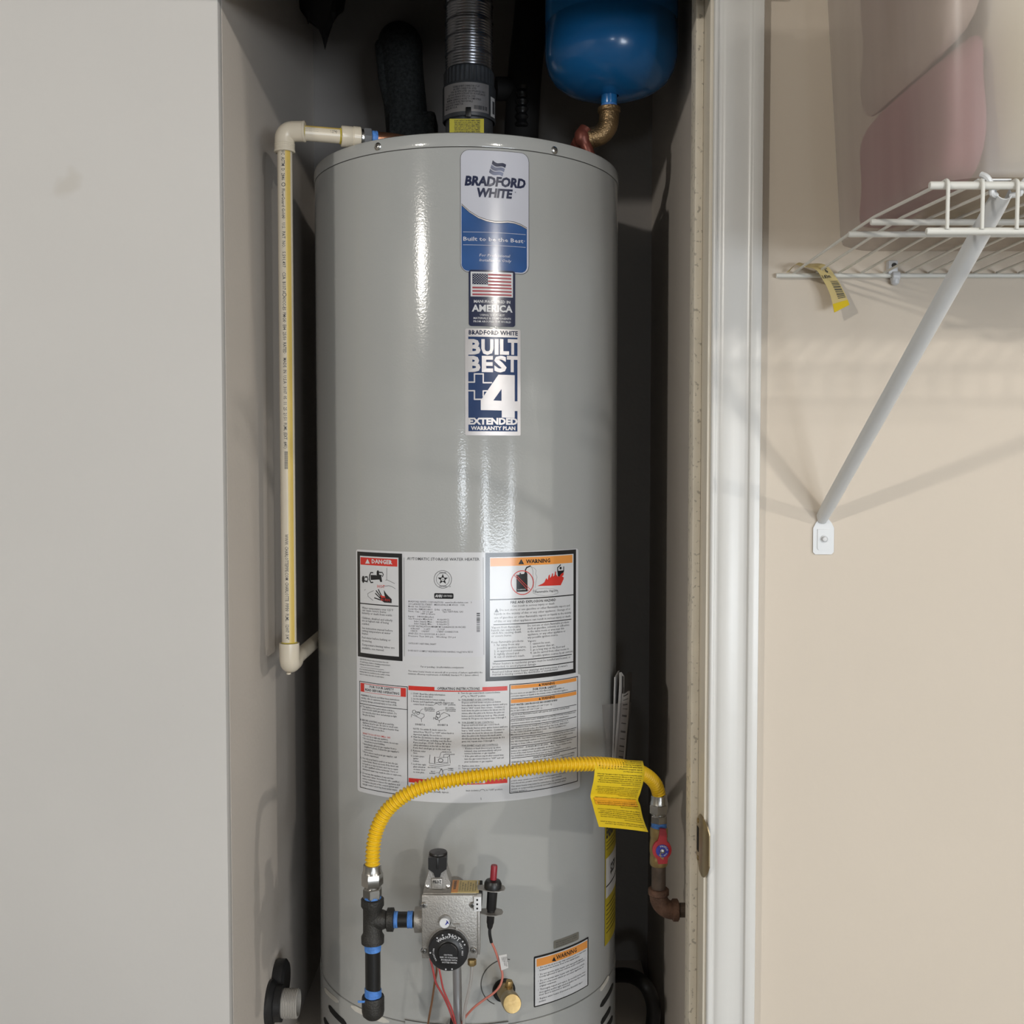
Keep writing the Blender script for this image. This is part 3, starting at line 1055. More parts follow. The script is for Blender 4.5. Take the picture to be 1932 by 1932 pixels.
j_text(bk, Z6, 'Flammable Vapors', 776, 706, 1080, 30, 0.0012, 0.004)
cloud = []
for k in range(49):
    a = 2 * pi * k / 48
    b = 1 + 0.10 * abs(sin(a * 5))
    cloud.append((920 + 160 * cos(a) * b, 692 + 46 * sin(a) * b))
j_line(tx, Z6, cloud, 3, 0.0011)
for y, x0, x1, t in ((798, 172, 1297, 15), (1135, 220, 1268, 11), (1628, 225, 1273, 11), (1738, 180, 1297, 13)):
    j_rect(bk, Z6, x0, y - t / 2, x1, y + t / 2, 0.0011)
j_text(bk, Z6, 'FIRE AND EXPLOSION HAZARD', 450, 850, 1060, 33, 0.0011, 0.02)
j_tri(tx, Z6, 235, 966, 292, 50, 0.0011)
for body, x0, y, x1 in (
        ('Can result in serious injury or death', 470, 895, 1040), ('Do not store or use gasoline or other flammable vapors and', 305, 950, 1245),
        ('liquids in the vicinity of this or any other appliance.  Storage of or', 230, 1002, 1255), ('use of gasoline or other flammable vapors or liquids in the vicinity', 230, 1053, 1265),
        ('of this or any other appliance can result in serious injury or death.', 230, 1102, 1262),
        ('Vapors from flammable', 193, 1186, 580), ('liquids can explode and', 193, 1224, 585), ('catch fire causing death', 193, 1260, 592), ('or severe burns.', 193, 1300, 465),
        ('Keep flammable products:', 193, 1384, 628), ('1. far away from any', 230, 1422, 570), ('possible ignition source.', 272, 1462, 660), ('2. in approved containers,', 230, 1505, 652),
        ('3. tightly closed and', 230, 1545, 560), ('4. out of children\'s reach.', 230, 1584, 640),
        ('Do not use or store flammable products', 680, 1161, 1235), ('such as gasoline, solvents or adhesives', 680, 1200, 1238), ('in the same room or area near this', 680, 1240, 1170),
        ('appliance, or any other appliance or', 680, 1280, 1188), ('any possible ignition source.', 680, 1320, 1090), ('Vapors:', 680, 1370, 795), ('1. cannot be seen,', 715, 1405, 985),
        ('2. are heavier than air,', 712, 1447, 1042), ('3. go a long way on the floor and', 715, 1487, 1180), ('4. can be carried from other rooms to', 715, 1528, 1235),
        ('possible ignition sources by air currents.', 750, 1568, 1292), ('Water heaters in residential garages must be installed and located, or', 207, 1675, 1255),
        ('protected, to avoid physical damage.', 207, 1715, 798), ('Read and follow water heater warnings and instructions, if owner\'s', 207, 1787, 1215),
        ('manual is missing contact the distributor or manufacturer.', 207, 1820, 1092)):
    j_text(tx, Z6, body, x0, y, x1, 28, 0.0011, 0.004)

# ---------------- lower sheet of the instruction label
mb, _ = j_rrect_obj(Z7, 105, 40, 3358, 1710, 40, 0.0004)
lab = mb.build('operating_label', 'print_white', heater)
lab['label'] = 'large white operating instruction label with red and orange headings'
tx = late('small_print', INK, lab)
bk = late('black_print', 'print_black', lab)
rd = late('red_print', 'print_red', lab)
j_frame(bk, Z7, 145, 110, 845, 1660, 10, 0.0008)
j_rect(rd, Z7, 162, 138, 820, 264, 0.0008)
wp = MB()
j_rect(wp, Z7, 217, 155, 745, 268, 0.0010)
wp.build('heading_box', 'print_white', lab)
j_text(bk, Z7, 'FOR YOUR SAFETY', 298, 211, 650, 33, 0.0012, 0.02)
j_text(bk, Z7, 'READ BEFORE OPERATING', 232, 252, 725, 33, 0.0012, 0.02)
j_rect(bk, Z7, 150, 434, 840, 442, 0.0008)
for body, x0, y, x1 in (
        ('WARNING: If you do not follow these instructions', 168, 328, 725), ('exactly, a fire or explosion may result causing', 168, 366, 680), ('property damage, personal injury or loss of life.', 168, 406, 693),
        ('A. The appliance has a pilot which is lit by a', 160, 488, 650), ('piezo-electric spark gas ignition system. Do', 192, 530, 688), ('not open the inner door and attempt to light', 192, 572, 688), ('the pilot by hand.', 192, 610, 370),
        ('B. BEFORE LIGHTING smell all around the', 160, 686, 648), ('appliance area for gas. Be sure to smell next', 192, 726, 705), ('to the floor because some gas is heavier than', 192, 764, 715), ('air and will settle on the floor.', 192, 802, 512),
        ('* Do not try to light any appliance.', 192, 918, 565), ('* Do not touch any electric switch; do not use', 192, 956, 708), ('any phone in your building.', 218, 1000, 515), ('* Immediately call your gas supplier from a', 192, 1036, 680),
        ('neighbor\'s phone. Follow the gas supplier\'s', 218, 1080, 718), ('instructions.', 218, 1120, 342), ('* If you cannot reach your gas supplier, call', 192, 1152, 685), ('the fire department.', 218, 1196, 428),
        ('C. Use only your hand to push in or turn the gas', 160, 1238, 702), ('control knob. Never use tools. If the knob will', 192, 1285, 708), ('not push in or turn by hand, don\'t try to repair', 192, 1325, 708), ('it, call a qualified service technician. Force or', 192, 1364, 708),
        ('attempted repair may result in a fire or explosion.', 192, 1405, 757), ('D. Do not use this appliance if any part has', 160, 1455, 640), ('been under water. Immediately call a qualified', 192, 1502, 722), ('service technician to inspect the appliance and', 192, 1542, 732),
        ('to replace any part of the control system and', 192, 1582, 705), ('any gas control which has been under water.', 192, 1622, 700)):
    j_text(tx, Z7, body, x0, y, x1, 25, 0.0008, 0.003)
j_text(rd, Z7, 'WHAT TO DO IF YOU SMELL GAS', 192, 884, 595, 24, 0.0008, 0.003)
j_rect(rd, PX, 771, 1293.4, 957, 1301.6, 0.0008)
wp = MB()
j_rect(wp, PX, 820, 1294.6, 910, 1302.0, 0.0010)
wp.build('heading_box', 'print_white', lab)
j_text(bk, PX, 'OPERATING INSTRUCTIONS', 825, 1301.0, 905, 4.8, 0.0012, 0.02)
j_rect(rd, PX, 771.5, 1467.4, 957, 1475.4, 0.0008)
wp = MB()
j_rect(wp, PX, 808.5, 1468.6, 915, 1476.2, 0.0010)
wp.build('heading_box', 'print_white', lab)
j_text(bk, PX, 'TO TURN GAS OFF TO APPLIANCE', 817, 1475.6, 910, 4.8, 0.0012, 0.02)
for body, x0, y, x1 in (
        ('1. STOP!  Read the safety information', 895, 306, 1390), ('at the left on this label.', 928, 342, 1215), ('2. Set the thermostat to lowest setting.', 895, 380, 1390), ('3. Rotate and if applicable partially depress gas', 895, 418, 1515),
        ('control knob clockwise', 928, 460, 1222), ('to "OFF" position.', 1312, 466, 1545), ('EXHIBIT A', 958, 756, 1098), ('EXHIBIT B', 1285, 765, 1430),
        ('NOTE: On exhibit B, knob cannot be', 928, 820, 1408), ('turned from "PILOT" to "OFF" unless knob is', 928, 862, 1515), ('depressed slightly. Do not force.', 928, 900, 1345), ('4. Wait five (5) minutes to clear out any gas.', 895, 936, 1465),
        ('Then smell for gas, including near the floor.', 928, 978, 1490), ('If you smell gas, STOP!  Follow "B" in the', 928, 1018, 1475), ('safety information at the left on this label.', 928, 1056, 1468), ('If you don\'t smell gas, go to the next step.', 928, 1095, 1475),
        ('5. Remove outer', 895, 1136, 1108), ('door.', 928, 1172, 990), ('6. Locate piezo', 895, 1212, 1088), ('igniter', 928, 1250, 1005), ('button.', 928, 1288, 1015), ('7. Look into sight', 895, 1330, 1113),
        ('glass window', 928, 1370, 1103), ('on inner door', 928, 1408, 1103), ('to view pilot.', 928, 1448, 1090), ('1. Set the thermostat at lowest setting.', 888, 1662, 1395), ('2. Rotate and if applicable partially depress', 888, 1714, 1440)):
    j_text(tx, Z7, body, x0, y, x1, 25, 0.0008, 0.003)
for body, x0, y, x1 in (('GAS CONTROL', 1090, 510, 1220), ('KNOB SHOWN IN', 1090, 532, 1240), ('"OFF" POSITION', 1090, 556, 1235), ('GAS CONTROL', 1392, 512, 1525), ('KNOB SHOWN IN', 1392, 536, 1545), ('"OFF" POSITION', 1392, 560, 1540),
                        ('INNER DOOR', 1350, 1155, 1482), ('SIGHT GLASS', 1395, 1188, 1530), ('ELECTRODE', 1140, 1380, 1260), ('THERMO-', 1430, 1396, 1520), ('COUPLE', 1430, 1422, 1510), ('PILOT', 1185, 1440, 1248), ('BURNER', 1165, 1466, 1250)):
    j_text(tx, Z7, body, x0, y, x1, 17, 0.0008, 0.01)
# the little line drawings
for p, w in (([(898, 640), (905, 600), (1045, 665), (1048, 708)], 5), ([(1045, 665), (1085, 635), (1085, 600), (960, 555)], 5), ([(940, 600), (985, 625)], 5), ([(1015, 575), (1050, 525), (1078, 522)], 4),
             ([(1222, 672), (1222, 645), (1305, 690), (1305, 720)], 5), ([(1305, 690), (1458, 610), (1458, 632)], 5), ([(1458, 610), (1375, 570), (1330, 600)], 5), ([(1290, 550), (1380, 532)], 4),
             ([(1160, 1340), (1300, 1358), (1465, 1335)], 5), ([(1160, 1310), (1300, 1332), (1440, 1310)], 5), ([(1170, 1190), (1160, 1310)], 5), ([(1455, 1190), (1465, 1310)], 5), ([(1240, 1220), (1240, 1310)], 10),
             ([(1260, 1225), (1430, 1225), (1430, 1300), (1260, 1300)], 4), ([(1310, 1225), (1330, 1155), (1345, 1150)], 4), ([(1370, 1230), (1372, 1185), (1392, 1182)], 4), ([(1425, 1225), (1465, 1185)], 4),
             ([(1265, 1380), (1310, 1380), (1340, 1410)], 4), ([(1425, 1400), (1370, 1410), (1350, 1440)], 4), ([(1255, 1452), (1300, 1448)], 4), ([(1340, 1390), (1310, 1440), (1300, 1470)], 6), ([(1345, 1395), (1360, 1460), (1345, 1480)], 6),
             ([(1325, 1475), (1318, 1510)], 10), ([(1232, 462), (1248, 445), (1270, 440), (1295, 452), (1305, 468)], 5), ([(1622, 352), (1640, 332), (1665, 326), (1690, 338), (1698, 354)], 5)):
    j_line(bk, Z7, p, w, 0.0008)
for cx, cy, r in ((940, 562, 24), (998, 582, 20), (1288, 580, 22), (1290, 620, 30), (1265, 655, 20)):
    j_line(bk, Z7, circ(cx, cy, r, 14), 6, 0.0008, True)
j_line(bk, Z7, circ(1325, 1270, 34, 16, 26), 7, 0.0008, True)
for body, x0, y, x1 in (
        ('8.  Turn the gas control knob counterclockwise', 35, 302, 645), ('to "PILOT" position.', 172, 346, 435), ('9a.  FOR EXHIBIT A GAS CONTROLS-', 35, 400, 555), ('Depress and hold down red pilot set button.', 88, 440, 660),
        ('Immediately depress piezo igniter button until you', 88, 480, 745), ('hear a "click" sound, then release.  Continue to', 88, 518, 715), ('hold down the pilot set button for about one (1)', 88, 556, 710), ('minute after the pilot is lit. Release the pilot set', 88, 596, 708),
        ('button and it should pop back up. Pilot should', 88, 636, 700), ('remain lit. If it goes out, repeat steps 3 through 9.', 88, 674, 735), ('9b.  FOR EXHIBIT B GAS CONTROLS-', 35, 732, 555), ('Depress and hold down gas control knob.', 88, 770, 640),
        ('Immediately depress piezo igniter button until you', 88, 810, 750), ('hear a "click" sound, then release.  Continue to', 88, 848, 708), ('hold down the knob for about one (1) minute', 88, 888, 685), ('after the pilot is lit. Release the knob and it', 88, 926, 662),
        ('should pop back up. Pilot should remain lit. If it', 88, 966, 710), ('goes out, repeat steps 3 through 9.', 88, 1005, 565), ('FOR EXHIBIT A & B GAS CONTROLS-', 90, 1066, 618), ('•  If button or knob does not pop up when', 105, 1108, 650),
        ('released, stop and immediately call your', 125, 1146, 665), ('service technician or gas supplier.', 125, 1182, 580), ('•  If the pilot will not stay lit after several tries,', 105, 1222, 700), ('turn the gas control knob to "OFF" and call', 125, 1262, 695),
        ('your technician or gas supplier.', 125, 1302, 540), ('10.  Replace outer door.', 40, 1362, 350), ('11.  Turn gas control knob', 40, 1400, 380), ('counterclockwise', 88, 1436, 330), ('to "ON" position.', 415, 1430, 635),
        ('12.  Set thermostat to desired setting.', 40, 1478, 525), ('knob clockwise', 150, 1722, 332), ('to "OFF" position.', 440, 1715, 682)):
    j_text(tx, Z8, body, x0, y, x1, 24, 0.0008, 0.003)
for x0, x1, y in ((85, 555, 406), (88, 555, 738), (90, 618, 1072)):
    j_rect(tx, Z8, x0, y, x1, y + 3, 0.0008)
for p in ([(335, 1430), (350, 1412), (372, 1406), (395, 1415), (406, 1428)], [(345, 1722), (362, 1700), (388, 1692), (412, 1700), (425, 1718)], [(366, 1815), (370, 1845)]):
    j_line(bk, Z8, p, 5, 0.0008)
j_frame(bk, Z8, 780, 163, 1775, 1755, 11, 0.0008)
og = late('orange_bands', 'print_orange', lab)
j_rect(og, Z8, 802, 180, 1752, 232, 0.0008)
j_rect(og, Z8, 802, 386, 1752, 438, 0.0008)
for y in (206, 408):
    j_text(bk, Z8, 'WARNING', 1245, y - 22, 1435, 38, 0.0010, 0.02)
    j_tri(bk, Z8, 1203, y - 20, 1236, 36, 0.0010)
j_text(bk, Z8, 'FOR YOUR SAFETY', 1122, 250, 1460, 32, 0.0010, 0.015)
for y in (374, 586, 674, 770, 934, 1070, 1240):
    j_rect(bk, Z8, 808, y - 4, 1752, y + 4, 0.0008)
j_text(bk, Z8, 'HOT WATER CAN PRODUCE 3RD DEGREE BURNS', 800, 478, 1475, 26, 0.0008, 0.015)
j_text(bk, Z8, 'STATE OF CALIFORNIA NOTICE', 1128, 1242, 1505, 22, 0.0008, 0.015)
for body, x0, y, x1 in (
        ('Do not store or use gasoline or other flammable, combustible, or', 800, 308, 1575), ('corrosive vapors or liquids in the vicinity of this or any other appliance.', 800, 346, 1632),
        ('IN LESS THAN 5 SECONDS AT 140° F (60° C)', 800, 524, 1395), ('IN 30 SECONDS AT 130° F (54° C)', 800, 562, 1256), ('Vapors from flammable liquids will explode and catch fire causing death', 800, 618, 1650), ('or severe burns.', 800, 652, 1010),
        ('Read and follow water heater WARNINGS and INSTRUCTIONS. If installation and', 800, 706, 1735), ('operation instructions are missing, contact the retailer or manufacturer.', 800, 744, 1645),
        ('This appliance must be installed in accordance with local codes or, in', 800, 802, 1630), ('the absence of local codes, the National Fuel Gas Code, ANSI Z223.1', 800, 840, 1640), ('or the CAN/CGA-B149 Installation Codes.   Not for installation in a', 800, 874, 1600), ('Manufactured Home (Mobile Home).', 800, 910, 1270),
        ('CAUTION:  Operation of this water heater in air contaminated by perchloroethylene,', 800, 970, 1740), ('any chlorinated hydrocarbon or strong oxidizing agents, will result in serious', 800, 1008, 1700), ('damage to brass orifices, internal steel parts and void the warranty.', 800, 1046, 1610),
        ('IMPORTANT - BURNER MUST BE LEVEL.   Models containing a cast iron', 805, 1106, 1690), ('burner are equipped with an adjustable air shutter.  The air shutter on the', 805, 1146, 1680), ('front of the main burner should be adjusted only if needed.', 805, 1182, 1520), ('See installation instructions for proper air shutter adjustment procedures.', 805, 1218, 1670),
        ('WARNING: This water heater must be braced, anchored or strapped to avoid falling', 805, 1310, 1725), ('or moving during an earthquake. See instructions for correct installation procedures.', 805, 1346, 1725), ('WARNING: If not properly installed, use of this heater for space heating with the', 805, 1386, 1705),
        ('potable water system is not to be used for boiler treatment, shall not be', 805, 1580, 1600), ('introduced into potable water heater used for space heating.', 805, 1616, 1540), ('This water heater may never be connected to any existing heating', 805, 1662, 1605), ('system or component(s) previously used with a nonpotable water', 805, 1700, 1600), ('heating appliance.', 805, 1736, 1040)):
    j_text(tx, Z8, body, x0, y, x1, 23, 0.0008, 0.003)

# ---------------- small warning label low on the right, plate above it, yellow energy label on the flank
mb, _ = j_rrect_obj(Z9, 818, 418, 1480, 1036, 14, 0.0004)
lab = mb.build('warning_label', 'print_black', heater)
lab['label'] = 'white and orange warning label with black border near drain cock'
mb = MB()
j_rect(mb, Z9, 833, 438, 1467, 1018, 0.0006)
mb.build('label_ground', 'print_white', lab)
mb = MB()
j_rect(mb, Z9, 850, 446, 1463, 540, 0.0008)
mb.build('label_banner', 'print_orange', lab)
bk = late('black_print', 'print_black', lab)
tx = late('small_print', INK, lab)
j_text(bk, Z9, 'WARNING', 1088, 452, 1333, 50, 0.0010, 0.02)
j_tri(bk, Z9, 1036, 470, 1086, 52, 0.0010)
for body, x0, y, x1 in (
        ('•  Do not block or in any way restrict ports or vent slots', 868, 566, 1443), ('located at the bottom front of the water heater.', 885, 592, 1372), ('•  Do not operate water heater with improperly aligned,', 868, 648, 1408), ('loosely tightened or absent controls and/or components.', 885, 672, 1432),
        ('•  Do not operate water heater with replacement controls', 868, 724, 1426), ('and/or components which are not exact duplicates of', 885, 752, 1415), ('original equipment.', 885, 785, 1090), ('•  Thoroughly inspect and replace, (as needed) burner inner', 866, 832, 1440),
        ('door gasket and/or sight window gasket any time burner', 882, 862, 1440), ('inner door is removed or detached.', 882, 892, 1255), ('•  Replace water heater if involved in flammable vapor', 863, 942, 1404), ('incident.', 880, 972, 965)):
    j_text(tx, Z9, body, x0, y, x1, 21, 0.0009, 0.004)

mb, _ = j_rrect_obj(Z9, 1058, 228, 1362, 326, 16, 0.0006)
lab = mb.build('metal_plate', 'foil_grey', heater)
lab['label'] = 'small grey metal plate with stamped lettering'
tx = late('stamped_lettering', 'print_text', lab)
for k, t in enumerate(('IMPROPER INSTALLATION AND USE MAY', 'RESULT IN SERIOUS INJURY OR DEATH', 'SEE THE INSTRUCTION MANUAL')):
    j_text(tx, Z9, t, 1082, 256 + 25 * k, 1335 - 40 * (k == 2), 14, 0.0010)

s0 = cyl(1140.5, 1700)[0]
s1 = s0 + 0.085
zA, zB_, zC, zD = cyl(1141, 1545)[1], cyl(1141, 1622)[1], cyl(1140, 1700)[1], cyl(1140, 1786)[1]
mb = MB()
j_patch(mb, s0, zD, s1, zA, 0.0008)
lab = mb.build('energy_label', 'energy_yellow', heater)
lab['label'] = 'yellow and white energy label wrapped round the right flank'
mb = MB()
j_patch(mb, s0 + 0.003, zC + 0.002, s1, zB_, 0.0011)
mb.build('white_field', 'paper', lab)
bk = late('black_print', 'print_black', lab)
put_text(bk, 'ENERGYGUIDE', lambda x, y: onto(s0 + 0.004 + x, zB_ + 0.034 + y, 0.0013), 0.076, 0.018, 0.04)
j_patch(bk, s0 + 0.004, zC + 0.020, s1, zC + 0.0225, 0.0013)
put_text(bk, '$259', lambda x, y: onto(s0 + 0.026 + x, zC + 0.036 + y, 0.0013), 0.034, 0.016, 0.03)
for k in range(7):
    j_patch(bk, s0 + 0.006, zC - 0.012 - k * 0.0075, s1 - 0.004 * (k % 3), zC - 0.0108 - k * 0.0075, 0.0011)
for k in range(3):
    j_patch(bk, s0 + 0.005, zB_ + 0.026 - k * 0.006, s1 - 0.004 * k, zB_ + 0.027 - k * 0.006, 0.0011)

# ================================================================== pipes, gas train and fittings
def part(mb, name, m, parent, label=None, **kw):
    o = mb.build(name, m, parent, **kw)
    if label:
        o['label'] = label
    return o


def hexnut(o, ax, r, h, a0=0.0):
    return MB().lathe([(r * 0.90, 0), (r, h * 0.10), (r, h * 0.90), (r * 0.90, h)], o, ax, 6, a0=a0)


def tape_ring(o, ax, r, h, seed=0):
    rnd = random.Random(seed)
    n = 9
    return MB().lathe([(r + rnd.uniform(-0.0003, 0.0006), h * k / n) for k in range(n + 1)], o, ax, 22)


def arc(c, r, e0, e1, a0, a1, n=10):
    c, e0, e1 = Vector(c), Vector(e0), Vector(e1)
    return [c + (e0 * cos(a0 + (a1 - a0) * k / n) + e1 * sin(a0 + (a1 - a0) * k / n)) * r for k in range(n + 1)]


UPV, XV, YV = Vector((0, 0, 1)), Vector((1, 0, 0)), Vector((0, 1, 0))

# ---------------- relief discharge pipe, cream plastic with yellow stripe
YP = 1.605
xp = at(541, 700, YP).x
zh = at(600, 248, YP).z
zlo = at(550, 1243, YP).z
dp = empty('relief_discharge_pipe', (xp, YP, zlo), 'cream plastic relief pipe with yellow stripe left of the heater', 'pipe')
PR = 0.0111
vp = part(MB().lathe([(PR, zlo + 0.010), (PR, zh - 0.012)], (xp, YP, 0), UPV, 28), 'vertical_pipe', 'cpvc', dp)
mb = MB()
rows = []
for z in (zlo + 0.023, zh - 0.029):
    rows.append([Vector((xp + (PR + 0.0002) * sin(a), YP - (PR + 0.0002) * cos(a), z)) for a in [radians(14 + 4 * k) for k in range(12)]])
mb.grid(rows)
part(mb, 'yellow_stripe', 'cpvc_yellow', vp)


def pipe_text(mb, body, py0, py1, h, shift=0.0):
    z0, z1 = at(541, py0, YP - PR).z, at(541, py1, YP - PR).z
    a_mid = radians(-2) + shift
    put_text(mb, body, lambda x, y: Vector((xp + (PR + 0.0003) * sin(a_mid + (y - h / 2) / PR), YP - (PR + 0.0003) * cos(a_mid + (y - h / 2) / PR), z0 - x)), z0 - z1, h, 0.004)


ink = late('printed_marking', 'print_text', vp)
pipe_text(ink, 'VC  ASTM  D  2846', 283, 340, 0.0050)
pipe_text(ink, 'FlowGuard Gold®   U.S.  PAT  NO.   5,591,497    CSA  B137.6', 356, 552, 0.0046)
pipe_text(ink, '®ICC-ES  PMG®  E84  25/50  RATED    MADE  IN  U.S.A   3107  05  11  25  21:51  PLML (EXT  #41)', 560, 846, 0.0046)
pipe_text(ink, 'WWW. CHARLOTTEPIPE.COM  CHARLOTTE  PIPE®  PLML   12007  3/4"', 1008, 1207, 0.0050)
for k in range(16):
    z = at(541, 852 + k * 2.1, YP - PR).z
    ink.add([Vector((xp + (PR + 0.0003) * sin(a), YP - (PR + 0.0003) * cos(a), zz)) for a, zz in ((-0.2, z), (0.25, z), (0.25, z - 0.0009), (-0.2, z - 0.0009))], [(0, 1, 2, 3)])
for k in range(10):
    a = 2 * pi * k / 10
    b = 2 * pi * (k + 1) / 10
    for cy in (348, 556):
        z = at(541, cy, YP - PR).z
        ink.add([Vector((xp + (PR + 0.0003) * sin(r * cos(t) / PR), YP - (PR + 0.0003) * cos(r * cos(t) / PR), z + r * sin(t))) for r, t in ((0.0022, a), (0.0030, a), (0.0030, b), (0.0022, b))], [(0, 1, 2, 3)])

# upper elbow
el = MB().tube([(xp, YP, zh - 0.0305), (xp, YP, zh - 0.024)] + [p for p in arc((xp + 0.012, YP, zh - 0.012), 0.012, -XV, UPV, 0, pi / 2, 8)] + [(xp + 0.024, YP, zh), (xp + 0.0305, YP, zh)],
               [0.0150, 0.0150] + [0.0148] * 9 + [0.0150, 0.0150], 28)
el.lathe([(0.0146, 0), (0.0158, 0.001), (0.0158, 0.003), (0.0148, 0.004)], (xp, YP, zh - 0.0315), UPV, 28, cap=False)
for k in range(3):
    el.lathe([(0.0148, 0), (0.0154, 0.0008), (0.0148, 0.0016)], (xp, YP, zh - 0.0265 + k * 0.0032), UPV, 28, cap=False)
el.lathe([(0.0146, 0), (0.0156, 0.001), (0.0156, 0.003), (0.0146, 0.004)], (xp + 0.0275, YP, zh), XV, 28, cap=False)
part(el, 'elbow', 'cpvc', dp)
# run towards the heater
x1, x2, x3, x4 = (at(p, 249, 1.615).x for p in (571, 641, 678, 697))
yend = 1.640
hdir = (Vector((x4, yend, zh)) - Vector((xp, YP, zh))).normalized()
on = lambda x: Vector((xp, YP, zh)) + hdir * ((x - xp) / hdir.x)
hp = part(MB().tube([on(x1 - 0.004), on(x2 + 0.004)], PR, 28), 'short_pipe', 'cpvc', dp)
part(MB().grid([[p + UPV * (PR + 0.0002) * sin(a) - YV * (PR + 0.0002) * cos(a) for a in [radians(28 + 5 * k) for k in range(10)]] for p in (on(x1), on(x2))]), 'yellow_stripe', 'cpvc_yellow', hp)
for x in (x1 + 0.0004, x2 - 0.0024):
    part(MB().lathe([(PR + 0.0002, 0), (PR + 0.0007, 0.0006), (PR + 0.0006, 0.002), (PR + 0.0002, 0.0028)], on(x), hdir, 28, cap=False), 'cement_bead', 'glue', hp)
ink = late('printed_marking', 'print_text', hp)
q = on(x1 + 0.004)
for k in range(14):
    if k in (4, 8):
        continue
    p = q + hdir * k * 0.0016
    ink.add([p + hdir * d + UPV * (PR + 0.0004) * sin(a) - YV * (PR + 0.0004) * cos(a) for d, a in ((0, 0.02), (0.0010, 0.02), (0.0010, 0.36), (0, 0.36))], [(0, 1, 2, 3)])
put_text(ink, 'NSF®', lambda x, y: on(x1 + 0.042) + hdir * x + UPV * (PR + 0.0004) * sin(0.02 + y / PR) - YV * (PR + 0.0004) * cos(0.02 + y / PR), 0.011, 0.0045, 0.01)
part(MB().lathe([(0.0145, 0), (0.0155, 0.0012), (0.0155, 0.016), (0.0150, 0.0168), (0.0150, 0.0176), (0.0160, 0.0184), (0.0160, (x3 - x2) - 0.001), (0.0150, x3 - x2)], on(x2), hdir, 28), 'coupling', 'cpvc', dp)
part(MB().lathe([(0.0128, 0), (0.0128, 0.003)], on(x3), hdir, 24), 'washer', 'steel', dp)
part(hexnut(on(x3 + 0.003), hdir, 0.0150, x4 - x3 - 0.003, 0.3), 'union_nut', 'steel_tube', dp)
part(tape_ring(on(x4), hdir, 0.0118, 0.0085, 3), 'thread_tape', 'tape', dp)
pc = on(x4 + 0.008)
xe = at(835, 249, 1.80).x
part(MB().tube([pc, pc + hdir * 0.02, Vector((x4 + 0.06, 1.665, zh)), Vector((xe, 1.745, zh))], 0.0110, 24), 'copper_tube', 'copper', dp)
# lower elbow and the run to the back
part(MB().tube([(xp, YP, zlo + 0.0245), (xp, YP, zlo + 0.002)] + arc((xp, YP + 0.010, zlo + 0.002), 0.010, -YV, -UPV, 0, pi / 2, 7) + [(xp, YP + 0.030, zlo - 0.008)],
               [0.0152, 0.0152] + [0.0150] * 8 + [0.0150], 28)
     .lathe([(0.0035, 0), (0.0035, 0.002)], (xp, YP - 0.006, zlo - 0.0225), UPV, 12), 'lower_elbow', 'cpvc', dp)
part(MB().lathe([(PR + 0.0002, 0), (PR + 0.0012, 0.0006), (PR + 0.0002, 0.0016)], (xp, YP, zlo + 0.0246), UPV, 28, cap=False), 'cement_bead', 'glue', dp)
part(MB().tube([(xp, YP + 0.02, zlo - 0.008), (xp + 0.004, YB - 0.008, zlo - 0.006)], PR, 24), 'back_pipe', 'cpvc', dp)

# ---------------- flue
FXc, FYc = at(885, 150, TY).x, TY
RC, RF = 0.0447, 0.0385
yf = FYc - RC
zc_lo, zc_hi, zr_hi = at(885, 217, yf).z, at(885, 150, yf).z, at(885, 119, yf).z
flue = empty('flue_connector', (FXc, FYc, Z_TOP), 'ribbed galvanised flue pipe rising from heater top', 'flue pipe')
part(MB().lathe([(0.052, Z_TOP - 0.004), (0.052, Z_TOP + 0.012), (0.040, Z_TOP + 0.030), (0.040, zc_lo + 0.02)], (FXc, FYc, 0), UPV, 40), 'draft_hood', 'flue_dark', flue)
col = part(MB().lathe([(RC - 0.001, zc_lo), (RC, zc_lo + 0.001), (RC, zc_hi - 0.003), (RC - 0.001, zc_hi)], (FXc, FYc, 0), UPV, 64, cap=False)
           .lathe([(RC - 0.001, zc_lo), (RC - 0.0016, zc_lo), (RC - 0.0016, zc_hi)], (FXc, FYc, 0), UPV, 64, cap=False), 'collar', 'flue_dark', flue)
mb = MB()
n = 132
prof = [(zc_hi - 0.001, 0), (zc_hi + 0.003, 1), (zr_hi - 0.004, 1), (zr_hi, 0)]
vs, fs = [], []
for z, k in prof:
    for j in range(n):
        a = 2 * pi * j / n
        r = RC - 0.002 - (0.0026 * (0.5 + 0.5 * cos(a * 33)) * k) - (0.002 if z > zr_hi - 0.001 else 0)
        vs.append(Vector((FXc + r * sin(a), FYc - r * cos(a), z)))
for i in range(3):
    for j in range(n):
        fs.append((i * n + j, i * n + (j + 1) % n, (i + 1) * n + (j + 1) % n, (i + 1) * n + j))
mb.add(vs, fs)
part(mb, 'crimped_band', 'flue_dark', flue, ang=60)
prof, z = [], zr_hi - 0.002
k = 0
while z < H_CEIL - 0.02:
    big = 0.0012 if k % 24 == 0 else 0.0
    prof.append((RF + 0.0011 * cos(k * pi / 2) + big, z))
    z += 0.00115
    k += 1
part(MB().lathe(prof, (FXc, FYc, 0), UPV, 56, cap=False), 'ribbed_pipe', 'flue', flue, ang=80)


def collar_pt(s, z, off=0.0004):
    a = s / RC
    return Vector((FXc + (RC + off) * sin(a), FYc - (RC + off) * cos(a), z))


def collar_patch(mb, s0, z0, s1, z1, off):
    mb.grid([[collar_pt(s0 + (s1 - s0) * j / 16, z, off) for j in range(17)] for z in (z0, z1)])


